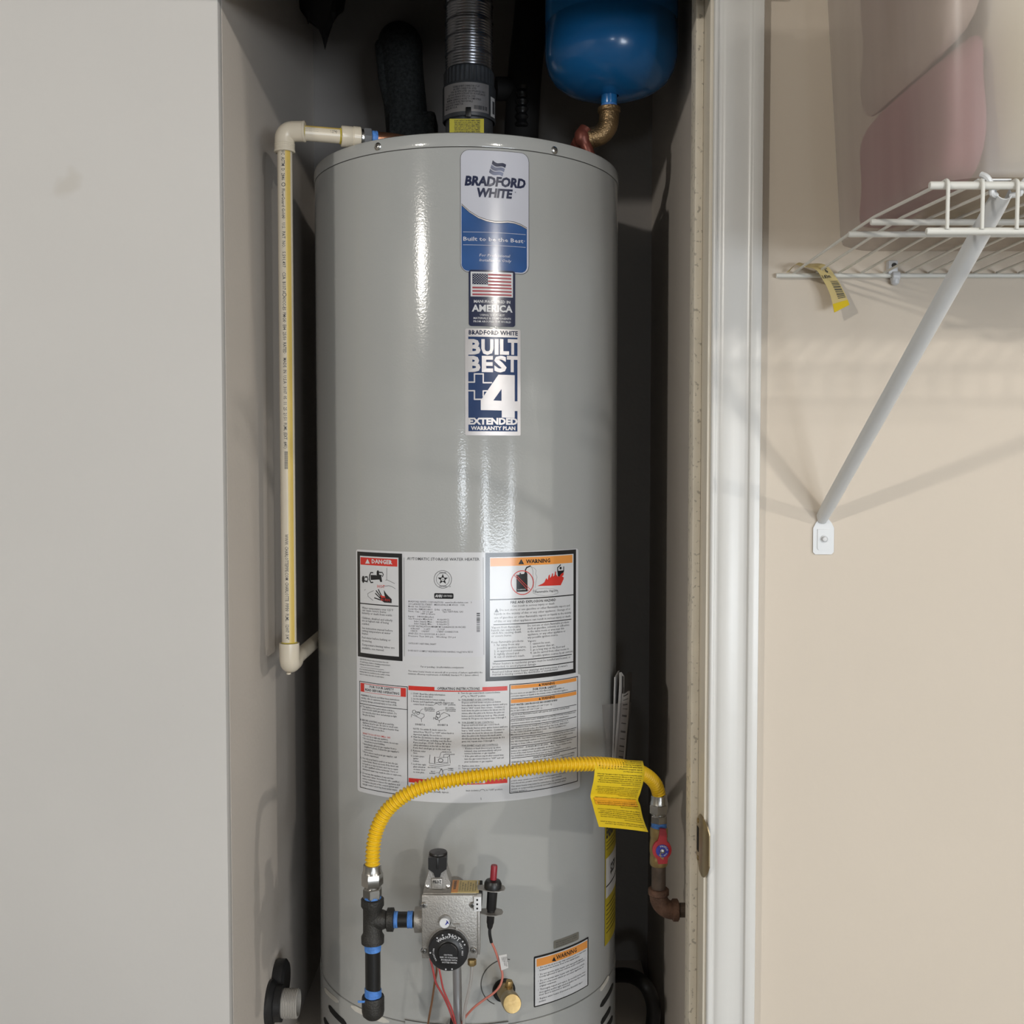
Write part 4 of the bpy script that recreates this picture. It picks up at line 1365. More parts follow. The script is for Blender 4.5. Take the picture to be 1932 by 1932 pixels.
mb = MB()
collar_patch(mb, -0.050, zc_lo + 0.0065, 0.038, zc_hi - 0.004, 0.0003)
fl = part(mb, 'flue_label', 'silver', flue)
ink = late('small_print', 'print_text', fl)
zz = zc_hi - 0.0115
lines = ('FLEXIBLE B-VENT CONNECTOR  3" x 4"', 'GAS VENT CONNECTOR  LISTED', 'FOR USE WITH LISTED GAS APPLIANCES ONLY', 'NOT FOR USE WITH CATEGORY II III OR IV APPLIANCES', 'INSTALL IN ACCORDANCE WITH LOCAL CODES',
         'MINIMUM CLEARANCE 6 INCHES TO COMBUSTIBLES', 'DO NOT ENCLOSE OR PASS THROUGH WALLS', 'FLEXIBLE FLUE CONNECTOR', 'MADE IN U.S.A.')
dz = (zc_hi - zc_lo - 0.020) / len(lines)
for k, t in enumerate(lines):
    w = (0.045, 0.040, 0.060, 0.066, 0.052, 0.062, 0.050, 0.036, 0.026)[k]
    s_ = (-0.026, -0.026, -0.030, -0.036, -0.040, -0.040, -0.042, -0.044, -0.044)[k]
    put_text(ink, t, (lambda s_, z_: lambda x, y: collar_pt(s_ + x, z_ + y, 0.0006))(s_, zz - dz * k), w, 0.0030, 0.01)
s_ = 0.010
random.seed(9)
while s_ < 0.033:
    w = random.choice((0.0006, 0.0010, 0.0015))
    collar_patch(ink, s_, zc_lo + 0.010, s_ + w, zc_lo + 0.0165, 0.0006)
    s_ += w + random.choice((0.0007, 0.0011))
mb = MB()
collar_patch(mb, 0.042, zc_lo + 0.004, 0.056, zc_lo + 0.036, 0.0010)
wl = part(mb, 'white_sticker', 'paper', flue)
mb = MB()
collar_patch(mb, 0.047, zc_lo + 0.009, 0.054, zc_lo + 0.030, 0.0012)
part(mb, 'dark_square', 'print_text', wl)
part(MB().box((at(879, 215, yf).x, yf - 0.004, zc_lo - 0.004), (at(889, 215, yf).x, yf, zc_lo + 0.012), 0.0008), 'spring_clip', 'black_plastic', flue)
y_t = yf - 0.004
pa, pb = at(848, 246, y_t), at(913, 224, y_t)
tagf = part(MB().box((pa.x, y_t, pa.z - 0.030), (pb.x, y_t + 0.0012, pb.z), 0.0), 'yellow_tag', 'flue_yellow', flue, 'yellow printed tag under the flue collar', smooth=False)
ink = late('small_print', 'print_text', tagf)
ux = pb.x - pa.x
for k in range(7):
    z_ = pb.z - 0.004 - k * 0.0030
    put_text(ink, ('DO NOT OBSTRUCT THE VENT DAMPER OPENING', 'KEEP DRAFT HOOD CLEAR AT ALL TIMES', 'VENT PIPE MUST RISE TO THE CHIMNEY')[k % 3], (lambda z_: lambda x, y: Vector((pa.x + 0.008 + x, y_t - 0.0003, z_ + y)))(z_), ux - 0.014, 0.0021, 0.02)

# ---------------- foam-wrapped water pipes at the back of the heater top
YF = 1.93
fp = empty('insulated_pipe', at(760, 250, YF), 'black foam-wrapped pipe bending back beside the flue', 'pipe')
path = smooth_path([at(771, 300, YF), at(766, 215, YF), at(757, 130, YF), at(755, 95, YF + 0.01), at(755, 85, YF + 0.055), at(752, 82, YB - 0.012)], 8)
part(MB().tube(path, [0.037 + 0.003 * min(1, i / 20) for i in range(len(path))], 28), 'foam_sleeve', 'foam', fp)
path = smooth_path([at(742, 215, YF - 0.012), at(728, 160, YF - 0.016), at(722, 110, YF - 0.014), at(719, 80, YF)], 6)
part(MB().tube(path, [0.010, 0.011] + [0.012] * (len(path) - 3) + [0.009], 14), 'foam_flap', 'foam', fp)
a, b = at(733, 262, YF - 0.03), at(822, 209, YF - 0.03)
part(MB().box((a.x, YF - 0.036, Z_TOP + 0.01), (b.x, YF + 0.036, b.z), 0.008), 'foam_collar', 'foam', fp)

fp2 = empty('insulated_pipe', at(985, 250, 1.95), 'black foam-wrapped pipe between flue and blue tank', 'pipe')
path = smooth_path([at(982, 310, 1.95), at(985, 220, 1.95), at(992, 120, 1.95), at(1003, 20, 1.95), at(1008, -80, 1.96)], 6)
part(MB().tube(path, 0.031, 24), 'foam_sleeve', 'black_matt', fp2)
path = [at(985, 238 - 3 * k, 1.915) for k in range(26)]
part(MB().tube(path, [0.0095 + 0.0018 * sin(k * 1.3) for k in range(26)], 16), 'wrapped_tube', 'black_plastic', fp2)
part(MB().tube([at(936, 168, 1.94), at(1000, 168, 1.95)], 0.021, 20), 'side_branch', 'black_matt', fp2)

# torn end of insulation hanging from above in the far left corner
cx = at(607, 10, 1.99)
tf = empty('torn_pipe_insulation', cx, 'torn black insulation hanging down in the upper left corner', 'insulation')
mb = MB()
rnd = random.Random(11)
n = 26
rows = []
zlev = [-0.075, -0.052, -0.040, -0.028, -0.014, 0.0, 0.03, 0.10, 0.24]
rad = [0.001, 0.007, 0.012, 0.026, 0.034, 0.041, 0.045, 0.044, 0.042]
sh = [0.006, 0.005, 0.004, 0.0, 0, 0, 0, 0, 0]
vs, fs = [], []
for i, (dz, r) in enumerate(zip(zlev, rad)):
    for j in range(n):
        a = 2 * pi * j / n
        rr = r * (1 + 0.10 * sin(3 * a + i) + rnd.uniform(-0.07, 0.07))
        vs.append(cx + Vector((sh[i] + rr * cos(a), rr * sin(a) * 0.9, dz + (rnd.uniform(-0.006, 0.006) if i < 5 else 0))))
for i in range(len(zlev) - 1):
    for j in range(n):
        fs.append((i * n + j, i * n + (j + 1) % n, (i + 1) * n + (j + 1) % n, (i + 1) * n + j))
fs.append(tuple(range(n)))
mb.add(vs, fs)
part(mb, 'insulation_sleeve', 'black_matt', tf)
for dx, l in ((-0.022, 0.020), (0.024, 0.016), (-0.010, 0.012)):
    part(MB().lathe([(0.0005, 0), (0.005, l * 0.6), (0.009, l)], cx + Vector((dx, -0.015, -0.030 - l * 0.5)), UPV, 9), 'torn_shred', 'black_matt', tf)

# ---------------- blue expansion tank
YE = 1.70
ex = at(1153, 110, YE).x
ze = at(1150, 181, YE).z
et = empty('expansion_tank', (ex, YE, ze), 'glossy blue steel expansion tank above heater on the right', 'tank')
RT = 0.1045
prof = [(0.012, 0.0), (0.032, 0.0015), (0.056, 0.006), (0.076, 0.0135), (0.090, 0.024), (0.0985, 0.037), (0.1030, 0.052), (RT, 0.068), (RT, 0.104), (RT - 0.0012, 0.1065), (RT - 0.0012, 0.109), (RT, 0.112),
        (RT, 0.26), (0.100, 0.285), (0.085, 0.305), (0.05, 0.320), (0.0, 0.325)]
part(MB().lathe(prof, (ex, YE, ze), UPV, 96, cap=False), 'tank_shell', 'blue_tank', et, ang=60)
part(MB().lathe([(0.0128, 0.003), (0.0128, -0.010), (0.0120, -0.0145)], (ex - 0.003, YE, ze), UPV, 24), 'nipple', 'blue_tank', et)
part(tape_ring((ex - 0.003, YE, ze - 0.0185), UPV, 0.0122, 0.0050, 4), 'thread_tape', 'tape', et)
z0 = ze - 0.018
p0 = Vector((ex - 0.003, YE, z0))
elb = empty('bronze_elbow', (ex - 0.02, YE, z0 - 0.06), 'cast bronze elbow carrying the blue tank over a red-brown tee', 'pipe elbow')
edir = Vector((-0.95, 0.05, -0.28)).normalized()
path = smooth_path([p0, p0 + Vector((0, 0, -0.016)), p0 + Vector((-0.003, 0, -0.031)), p0 + Vector((-0.014, 0.001, -0.043)), p0 + Vector((-0.014, 0.001, -0.043)) + edir * 0.016], 6)
part(MB().tube(path, 0.0160, 26).lathe([(0.0162, 0), (0.0182, 0.001), (0.0182, 0.007), (0.0165, 0.009)], p0, Vector((0, 0, -1)), 26), 'elbow_body', 'bronze', elb)
pe = path[-1]
part(MB().lathe([(0.0160, -0.002), (0.0186, -0.001), (0.0186, 0.004), (0.0150, 0.006)], pe, edir, 26), 'elbow_collar', 'bronze', elb)
pt = pe + edir * 0.008
part(MB().tube([pe + edir * 0.004, pt + edir * 0.012], 0.0145, 20).tube(smooth_path([pt + Vector((0.000, -0.008, 0.014)), pt + Vector((-0.006, -0.010, 0.002)), pt + Vector((0.002, -0.012, -0.018)), pt + Vector((0.010, -0.012, -0.036))], 5), [0.011] * 4 + [0.0125] * 4 + [0.009] * 4 + [0.0085] * 4, 16),
     'solder_tee', 'copper_dark', elb, 'red-brown painted copper tee')
part(MB().lathe([(0.0050, 0), (0.0050, 0.02)], pt + Vector((0.010, -0.012, -0.052)), UPV, 14), 'tee_tail', 'steel', elb)
part(MB().tube([pt + edir * 0.010, pt + edir * 0.03 + Vector((0, 0.12, -0.01)), Vector((pt.x - 0.07, 1.94, Z_TOP + 0.03))], 0.0111, 14), 'back_tube', 'copper_dark', elb)

# ---------------- drip leg with tee, left of the gas control
YG = 1.44
xg = at(703, 1735, YG).x
zg = lambda py: at(703, py, YG).z
dl = empty('gas_drip_leg', (xg, YG, zg(1918)), 'black iron gas tee and capped drip leg taped with blue', 'gas pipe')
tee = MB().lathe([(0.0128, zg(1780) + 0.001), (0.0158, zg(1778)), (0.0160, zg(1766)), (0.0134, zg(1760)), (0.0132, zg(1714)), (0.0160, zg(1708)), (0.0158, zg(1696)), (0.0132, zg(1694))], (xg, YG, 0), UPV, 32)
zt_ = zg(1735)
tee.lathe([(0.0136, 0.0), (0.0134, 0.014), (0.0116, 0.0190), (0.0158, 0.0205), (0.0160, 0.0290), (0.0130, 0.030)], (xg, YG, zt_), XV, 32)
part(tee, 'tee', 'iron', dl)
part(MB().lathe([(0.0107, zg(1885)), (0.0107, zg(1775))], (xg, YG, 0), UPV, 28), 'drip_nipple', 'black_pipe', dl)
part(MB().lathe([(0.0, zg(1921)), (0.0100, zg(1920)), (0.0145, zg(1914)), (0.0157, zg(1906)), (0.0157, zg(1882)), (0.0150, zg(1879)), (0.0112, zg(1879))], (xg, YG, 0), UPV, 32), 'pipe_cap', 'iron', dl)
part(tape_ring((xg, YG, zg(1793)), UPV, 0.0112, zg(1779) - zg(1793), 5), 'thread_tape', 'tape', dl)
tp = MB()
for k in range(7):
    z_ = zg(1881) + k * 0.0017
    tp.lathe([(0.0110, 0), (0.0120, 0.0007), (0.0118, 0.0015), (0.0110, 0.002)], (xg, YG, z_), Vector((0.12, 0.05, 1)), 22, cap=False)
tp.box((xg - 0.0195, YG - 0.012, zg(1884)), (xg - 0.008, YG - 0.0112, zg(1880)))
part(tp, 'thread_tape', 'tape', dl)
part(tape_ring((xg, YG, zg(1700)), UPV, 0.0118, zg(1690) - zg(1700), 6), 'thread_tape', 'tape', dl)
xb = at(780, 1735, YG).x
part(MB().lathe([(0.0107, 0.028), (0.0107, xb - xg + 0.008)], (xg, YG, zt_), XV, 28), 'side_nipple', 'black_pipe', dl)
for pa_, pb_, sd in ((739, 751, 7), (769, 779, 8)):
    xa_, xb_ = at(pa_, 1735, YG).x, at(pb_, 1735, YG).x
    part(tape_ring((xa_, YG, zt_), XV, 0.0113, xb_ - xa_, sd), 'thread_tape', 'tape', dl)

# ---------------- yellow flexible gas connector
YV_R = 1.57
xv = at(1243, 1600, YV_R).x
zv = lambda py: at(1243, py, YV_R).z
gh = empty('gas_hose', (xg, YG, zg(1692)), 'yellow corrugated gas hose arching across the heater front', 'hose')
pts = [Vector((xg, YG, zg(1652))), at(704, 1600, YG), at(712, 1562, YG), at(733, 1526, 1.437), at(770, 1497, 1.433), at(815, 1480, 1.432), at(880, 1467, 1.432), at(950, 1457, 1.434), at(1020, 1447, 1.438), at(1085, 1442, 1.448), at(1140, 1442, 1.470),
       at(1188, 1449, 1.508), at(1219, 1462, 1.540), at(1237, 1480, 1.560), Vector((xv, YV_R, zv(1503))), Vector((xv, YV_R, zv(1520)))]
path = resample(smooth_path(pts, 14), 0.0008)
prof = [0.0088 + 0.0017 * cos(2 * pi * i * 0.0008 / 0.0056) for i in range(len(path))]
part(MB().tube(path, prof, 20), 'corrugated_tube', 'yellow', gh, ang=80)


def flare_end(x, Y, zf, a, b, c, d, up):
    z1_, z2_, z3_, z4_ = zf(a), zf(b), zf(c), zf(d)
    part(MB().lathe([(0.0112, z1_ + 0.0005), (0.0122, z1_), (0.0126, z1_ - 0.008), (0.0138, z2_)][::-1], (x, Y, 0), UPV, 30), 'ferrule', 'nickel', gh)
    part(hexnut((x, Y, z3_), UPV, 0.0150, z2_ - z3_, 0.25), 'flare_nut', 'nickel', gh)
    part(hexnut((x, Y, z4_), UPV, 0.0134, z3_ - z4_ - 0.0025, 0.4).lathe([(0.0105, z3_ - 0.004), (0.0105, z3_ + 0.001)], (x, Y, 0), UPV, 20), 'adapter', 'nickel', gh)


flare_end(xg, YG, zg, 1631, 1646, 1671, 1694, 1)
flare_end(xv, YV_R, zv, 1500, 1516, 1534, 1552, 1)

# ---------------- gas shut-off and supply pipe
gv = empty('gas_shutoff_valve', (xv, YV_R, zv(1632)), 'brass gas shut-off valve with red lever and blue badge', 'valve')
part(MB().lathe([(0.0125, zv(1632)), (0.0136, zv(1629)), (0.0136, zv(1617)), (0.0128, zv(1614)), (0.0140, zv(1606)), (0.0140, zv(1592)), (0.0130, zv(1584)), (0.0125, zv(1580)), (0.0134, zv(1577)), (0.0134, zv(1563)), (0.0118, zv(1560))], (xv, YV_R, 0), UPV, 30)
     .lathe([(0.008, 0), (0.008, 0.018)], (xv + 0.003, YV_R, zv(1604)), Vector((0.20, -1, 0)), 18), 'valve_body', 'brass', gv)
part(tape_ring((xv, YV_R, zv(1561)), UPV, 0.0116, zv(1551) - zv(1561), 12), 'thread_tape', 'tape', gv)
yh = YV_R - 0.018
hc = at(1249, 1604, yh)
r1 = 18 / F_PX * yh * 1.015
def lever_outline():
    out = []
    k = 1 / F_PX * yh * 1.015
    for (dx, dy) in ((-4, 41), (7, 40), (9, 30), (9, 21)):
        out.append((dx * k, dy * k))
    out += [(r1 * cos(a), r1 * 1.08 * sin(a)) for a in [radians(60 - 10 * q) for q in range(0, 12)]]
    out += [(10 * k, -26 * k), (-7 * k, -27 * k), (-9 * k, -18 * k)]
    out += [(r1 * cos(a), r1 * 1.08 * sin(a)) for a in [radians(-125 - 10 * q) for q in range(0, 13)]]
    out += [(-6 * k, 24 * k)]
    return out
lev = part(MB().prism(lever_outline(), hc, XV, UPV, YV, 0.0045), 'lever', 'red_handle', gv, 'red lever in line with the pipe')
bd = part(MB().lathe([(0.0096, 0), (0.0096, 0.0008)], hc + Vector((0.0004, 0, -0.001)), -YV, 32), 'badge', 'blue_badge', lev)
part(MB().lathe([(0.0036, 0), (0.0036, 0.0022), (0.002, 0.003)], hc + Vector((0.0004, -0.0006, -0.001)), -YV, 6), 'hub_nut', 'steel', lev)
ink = late('badge_lettering', 'print_white', lev)
for word, a_c, dirn, hh_ in (('PROFLO', 62, -1, 0.0026), ('600 WOG', -80, 1, 0.0018)):
    for i, ch in enumerate(word):
        if ch == ' ':
            continue
        a = radians(a_c) + dirn * radians(19 if dirn < 0 else 15) * (i - (len(word) - 1) / 2)
        rr = 0.0060 if dirn < 0 else 0.0082
        c_ = hc + Vector((0.0004 + rr * cos(a), -0.0012, -0.001 + rr * sin(a)))
        rad_ = Vector((cos(a), 0, sin(a))) * (1 if dirn < 0 else -1)
        tan_ = Vector((sin(a), 0, -cos(a))) * (1 if dirn < 0 else -1)
        put_text(ink, ch, (lambda c_, r_, t_: lambda x, y: c_ + t_ * x + r_ * y)(c_, rad_, tan_), None, hh_, 0.03, align='CENTER')

sp = empty('gas_supply_pipe', (xv, YV_R, zv(1718)), 'rusty brown gas elbow and pipe coming out of closet side wall', 'pipe')
part(MB().lathe([(0.0107, zv(1690)), (0.0107, zv(1628))], (xv, YV_R, 0), UPV, 28), 'riser_nipple', 'brown_pipe', sp)
ze_ = zv(1717)
rb = 0.022
eb = MB().tube([(xv, YV_R, ze_ + rb + 0.010), (xv, YV_R, ze_ + rb)] + arc((xv + rb, YV_R, ze_ + rb), rb, -XV, -UPV, 0, pi / 2, 10) + [(xv + rb + 0.008, YV_R, ze_)], 0.0136, 28)
eb.lathe([(0.0138, 0), (0.0158, 0.002), (0.0158, 0.009), (0.0140, 0.0105)], (xv, YV_R, ze_ + rb + 0.001), UPV, 28)
eb.lathe([(0.0138, 0), (0.0165, 0.002), (0.0165, 0.009), (0.0140, 0.0105)], (xv + rb - 0.002, YV_R, ze_), XV, 28)
part(eb, 'elbow', 'rust', sp)
part(MB().lathe([(0.0107, 0), (0.0107, XR - xv - rb - 0.002)], (xv + rb + 0.004, YV_R, ze_), XV, 24), 'wall_stub', 'brown_pipe', sp)

# ---------------- yellow warning tag folded over the hose
wt = empty('hose_warning_tag', at(1168, 1562, 1.47), 'yellow printed warning tag folded over the gas hose', 'tag')
rows_k = [(1124, 1214, 1443, 1.494, 1.552), (1123, 1213, 1431, 1.478, 1.535), (1122, 1213, 1431, 1.461, 1.516), (1122, 1215, 1440, 1.452, 1.506), (1122, 1216, 1452, 1.450, 1.503), (1120, 1213, 1472, 1.452, 1.505),
          (1116, 1208, 1490, 1.458, 1.512), (1114, 1204, 1503, 1.464, 1.518), (1117, 1208, 1514, 1.458, 1.512), (1122, 1213, 1533, 1.446, 1.498), (1130, 1223, 1560, 1.430, 1.480)]
def rowpt(r, u):
    l, rr, y, Yl, Yr = r
    return at(l + (rr - l) * u, y + 6 * u + 4 * u * u * (y > 1520), Yl + (Yr - Yl) * u)
cl = [[rowpt(r, u / 10) for u in range(11)] for r in rows_k]
mid = [r[5] for r in cl]
tag = part(MB().grid([smooth_path([cl[i][j] for i in range(len(cl))], 4) for j in range(11)], 0.0006, (0, 1, 0)), 'tag_sheet', 'yellow_tag', wt, ang=60)
cols = [smooth_path([cl[i][j] for i in range(len(cl))], 8) for j in range(11)]
LEN = [0.0]
for a, b in zip(cols[5], cols[5][1:]):
    LEN.append(LEN[-1] + (b - a).length)
WID = (cl[4][10] - cl[4][0]).length


def tag_pt(x, y, off=0.0005):
    """x across 0..WID, y down along the sheet"""
    u = min(max(x / WID * 10, 0), 9.999)
    j = int(u)
    i = 0
    while i < len(LEN) - 2 and LEN[i + 1] < y:
        i += 1
    t = (y - LEN[i]) / (LEN[i + 1] - LEN[i])
    a = cols[j][i].lerp(cols[j][i + 1], t)
    b = cols[j + 1][i].lerp(cols[j + 1][i + 1], t)
    p = a.lerp(b, u - j)
    e1, e2 = cols[j + 1][i] - cols[j][i], cols[j][i + 1] - cols[j][i]
    nrm = e1.cross(e2).normalized()
    if nrm.y > 0:
        nrm = -nrm
    return p + nrm * off


ink = late('small_print', 'print_black', tag)
words_ = 'WARNING the gas connector must be installed by a qualified person in accordance with the local code and the supplied instructions never reuse an old connector do not kink twist or place in contact with foreign objects test every joint for leaks with a soap solution before operating the appliance'.split()
random.seed(21)
ytop = LEN[int(len(LEN) * 0.22)]
total = LEN[-1]
ob = MB()
yb0 = LEN[int(len(LEN) * 0.70)]
yb1 = yb0 + 0.0125
ob.grid([[tag_pt(0.006 + (WID - 0.012) * j / 10, y_, 0.0007) for j in range(11)] for y_ in (yb0, (yb0 + yb1) / 2, yb1)])
part(ob, 'orange_block', 'orange_tag', tag)
yy, li = ytop + 0.002, 0
while yy < total - 0.005:
    t = ' '.join(random.choice(words_) for _ in range(9))
    w = (WID - 0.010) * (0.42 if li % 6 == 5 else random.uniform(0.90, 1.0))
    # the tag hangs upside down: lines start at its right edge
    put_text(ink, t, (lambda yy: lambda x, y: tag_pt(WID - 0.005 - x, yy + y, 0.0009))(yy), w, 0.0017, 0.012)
    yy += 0.0031 + (0.002 if li % 6 == 5 else 0)
    li += 1

# ---------------- gas control
YC = 1.413
gx = lambda p: at(p, 1750, YC).x
gz = lambda p: at(850, p, YC).z
x0, x1_ = gx(795.5), gx(900.5)
zt0, zb_ = gz(1689), gz(1809)
gc = empty('gas_control', ((x0 + x1_) / 2, 1.47, zb_), 'grey cast gas control with black temperature dial and pilot knob', 'gas valve')
part(MB().box((x0 + 0.001, YC + 0.006, zb_ + 0.001), (x1_ - 0.001, 1.464, zt0 + 0.0005), 0.002)
     .box((x0 + 0.008, 1.462, zb_ + 0.012), (x1_ - 0.008, 1.505, zt0 - 0.020), 0.002)
     .lathe([(0.016, 0), (0.016, 0.048)], ((x0 + x1_) / 2, 1.503, (zt0 + zb_) / 2), YV, 24), 'valve_body', 'cast_alu', gc)
cov = part(MB().box((x0, YC, zb_), (x1_, YC + 0.006, zt0), 0.0018), 'front_cover', 'cast_alu', gc)
xi0, xi1 = gx(779), gx(796)
part(MB().lathe([(0.0165, 0), (0.0172, 0.001), (0.0172, x0 - xi0 + 0.004)], (xi0, YG, zt_), XV, 8, a0=pi / 8), 'inlet_boss', 'cast_alu', gc)
for px, py in ((799.5, 1707), (891.5, 1707), (799.5, 1793), (893.5, 1792)):
    p = at(px, py, YC)
    scr = part(MB().lathe([(0.0043, 0), (0.0043, 0.0016), (0.0034, 0.0030), (0, 0.0034)], p, -YV, 18), 'cover_screw', 'steel', gc)
    mb = MB()
    for w_, h_ in ((0.0026, 0.0006), (0.0006, 0.0026)):
        mb.box(p + Vector((-w_, -0.0040, -h_)), p + Vector((w_, -0.0028, h_)))
    part(mb, 'cross_slot', 'seam', scr, smooth=False)
p = at(840.5, 1737, YC)
tpn = part(MB().lathe([(0.0088, 0), (0.0084, 0.003), (0.0080, 0.003), (0.0078, 0.0010)], p, -YV, 28, cap=False), 'port_rim', 'cast_alu', gc)
part(MB().lathe([(0.0070, 0), (0.0070, 0.006), (0.0064, 0.0066), (0, 0.0066)], p + Vector((-0.001, 0, -0.001)), -YV, 24), 'port_plug', 'white_plastic', gc)
ink = late('ink_mark', 'blue_badge', gc)
ink.add([p + Vector((a, -0.0070, b)) for a, b in ((0.0000, -0.003), (0.0012, -0.003), (0.0050, 0.002), (0.0020, 0.0008))], [(0, 1, 2, 3)])
ink.add([p + Vector((a, -0.0070, b)) for a, b in ((0.0014, 0.003), (0.0024, 0.0034), (0.0052, -0.001), (0.0042, -0.0016))], [(0, 1, 2, 3)])
p = at(862.5, 1746, YC)
part(MB().prism([(-0.004, 0.0028), (0.004, 0.0028), (0.004, 0.0008), (0.0015, 0.0), (0.0008, -0.006), (-0.0010, -0.006), (-0.0018, 0.0)], p, XV, UPV, -YV, 0.0035), 'dial_pointer', 'cast_alu', gc)
# dial
dc = at(846.5, 1790, YC - 0.004)
part(MB().lathe([(0.0292, 0), (0.0292, 0.004), (0.0286, 0.005), (0.0276, 0.005), (0.0272, 0.003)], dc + Vector((0, 0.006, 0)), -YV, 56), 'dial_ring', 'cast_alu', gc)
dial = part(MB().lathe([(0.0270, 0), (0.0270, 0.008), (0.0262, 0.0092), (0.0150, 0.0092), (0.0138, 0.0100), (0.0132, 0.0128), (0.0122, 0.0136), (0, 0.0136)], dc, -YV, 56), 'temperature_dial', 'black_plastic', gc)
ink = late('dial_lettering', 'print_white', dial)
for k, t in enumerate(('CAUTION:', 'RISK OF SCALDING', 'INCREASES WITH', 'HOTTER WATER')):
    put_text(ink, t, (lambda k: lambda x, y: dc + Vector((x + 0.0002 + 0.0006 * k, -0.0139, -0.0032 - k * 0.0035 + y - x * 0.05)))(k), (0.0118, 0.0235, 0.0215, 0.0200)[k], 0.0020, 0.012, align='CENTER')
for word, a_c, rr, hh_, st in (('WARM', 112, 0.0183, 0.0036, 11), ('HOT', 66, 0.0195, 0.0052, 14), ('VERY HOT', 12, 0.0182, 0.0022, 7), ('VACATION', 192, 0.0190, 0.0020, 6.5)):
    for i, ch in enumerate(word):
        if ch == ' ':
            continue
        a = radians(a_c) - radians(st) * (i - (len(word) - 1) / 2)
        c_ = dc + Vector((rr * cos(a), -0.0095, rr * sin(a)))
        put_text(ink, ch, (lambda c_, a: lambda x, y: c_ + Vector((sin(a), 0, -cos(a))) * x + Vector((cos(a), 0, sin(a))) * y)(c_, a), None, hh_, 0.02, align='CENTER')
for a_ in (128, 108, 88, 36, 24, 183, 262, 282):
    a = radians(a_)
    c_ = dc + Vector((0.0243 * cos(a), -0.0095, 0.0243 * sin(a)))
    t_, r_ = Vector((sin(a), 0, -cos(a))), Vector((cos(a), 0, sin(a)))
    ink.add([c_ + t_ * u + r_ * v for u, v in ((-0.0009, -0.001), (0.0009, -0.001), (0.0009, 0.001), (-0.0009, 0.001))], [(0, 1, 2, 3)])
# pilot tower
xk = gx(824)
out = [(-0.0175, 0), (0.0175, 0), (0.0175, 0.009), (0.0150, 0.015), (0.0115, 0.028), (-0.0115, 0.028), (-0.0150, 0.015), (-0.0175, 0.009)]
part(MB().prism(out, (xk, 1.434, zt0), XV, UPV, YV, 0.028), 'pilot_tower', 'cast_alu', gc)
part(MB().box((xk - 0.0085, 1.4305, zt0 + 0.001), (xk + 0.0065, 1.4345, zt0 + 0.016), 0.001), 'tower_boss', 'cast_alu', gc)
ink = late('pilot_lettering', 'print_black', gc)
put_text(ink, 'PILOT', lambda x, y: Vector((xk - 0.0005 + x, 1.4300, zt0 + 0.0095 + y)), 0.0115, 0.0040, 0.02, align='CENTER')
for d in (-0.0145, 0.0142):
    part(MB().lathe([(0.0030, 0), (0.0030, 0.001), (0, 0.0024)], (xk + d, 1.434, zt0 + 0.0035), -YV, 14), 'tower_screw', 'steel', gc)
kn = MB().lathe([(0.0128, 0), (0.0128, 0.019), (0.0118, 0.0205), (0, 0.0212)], (xk, 1.446, zt0 + 0.028), UPV, 28)
kn.prism([(-0.0126, 0.046), (0.0126, 0.046), (0.0126, 0.030), (0.0052, 0.0245), (0.0036, 0.0185), (-0.0036, 0.0185), (-0.0052, 0.0245), (-0.0126, 0.030)], (xk, 1.4285, zt0), XV, UPV, YV, 0.014)
kn.box((xk - 0.0015, 1.4275, zt0 + 0.030), (xk + 0.0015, 1.4300, zt0 + 0.046), 0.0005)
part(kn, 'pilot_knob', 'black_plastic', gc)
# caution label lying on top, white plug on the corner
ya, yb_ = 1.4195, 1.462
lab = part(MB().box((gx(850.5), ya, zt0 + 0.0005), (gx(903), yb_, zt0 + 0.0012)), 'top_label', 'pale_tag', gc, smooth=False)
part(MB().box((gx(850.5), ya, zt0 + 0.0010), (gx(863), yb_, zt0 + 0.0016)), 'orange_end', 'print_orange', lab, smooth=False)
ink = late('label_print', 'print_text', lab)
for k in range(7):
    xx = gx(868) + k * 0.0036
    put_text(ink, ('TURN PILOT KNOB', 'TO PILOT BEFORE', 'LIGHTING BURNER')[k % 3], (lambda xx: lambda x, y: Vector((xx - y, ya + 0.003 + x, zt0 + 0.0018)))(xx), 0.034 - 0.004 * (k % 3), 0.0019, 0.01)
put_text(ink, 'WARNING', lambda x, y: Vector((gx(859) - y, ya + 0.009 + x, zt0 + 0.0020)), 0.030, 0.0035, 0.02)
c0_, c1_ = at(894, 1719, YC - 0.003), at(908, 1692, YC - 0.003)
plug = part(MB().box((c0_.x, YC - 0.004, c0_.z), (c1_.x, YC + 0.018, c1_.z), 0.0006), 'wire_plug', 'white_plastic', gc)
for k in range(3):
    zz = c0_.z + (c1_.z - c0_.z) * (0.2 + 0.3 * k)
    part(MB().box((c0_.x + 0.0034, YC - 0.0043, zz - 0.0012), (c0_.x + 0.0058, YC - 0.0038, zz + 0.0012)), 'plug_socket', 'slot', plug, smooth=False)
part(MB().box((x1_ - 0.001, YC + 0.008, zt0 - 0.020), (x1_ + 0.006, YC + 0.05, zt0 + 0.001), 0.001), 'side_bracket', 'black_matt', gc)
part(MB().box((x1_ - 0.0005, YC + 0.003, zb_ + 0.004), (x1_ + 0.0035, YC + 0.030, zt0 - 0.022), 0.0008), 'side_plate', 'cast_alu', gc)
p = at(890.5, 1812, YC + 0.012)
part(hexnut(p + Vector((0, 0, -0.0065)), UPV, 0.0060, 0.0085), 'brass_fitting', 'brass', gc)

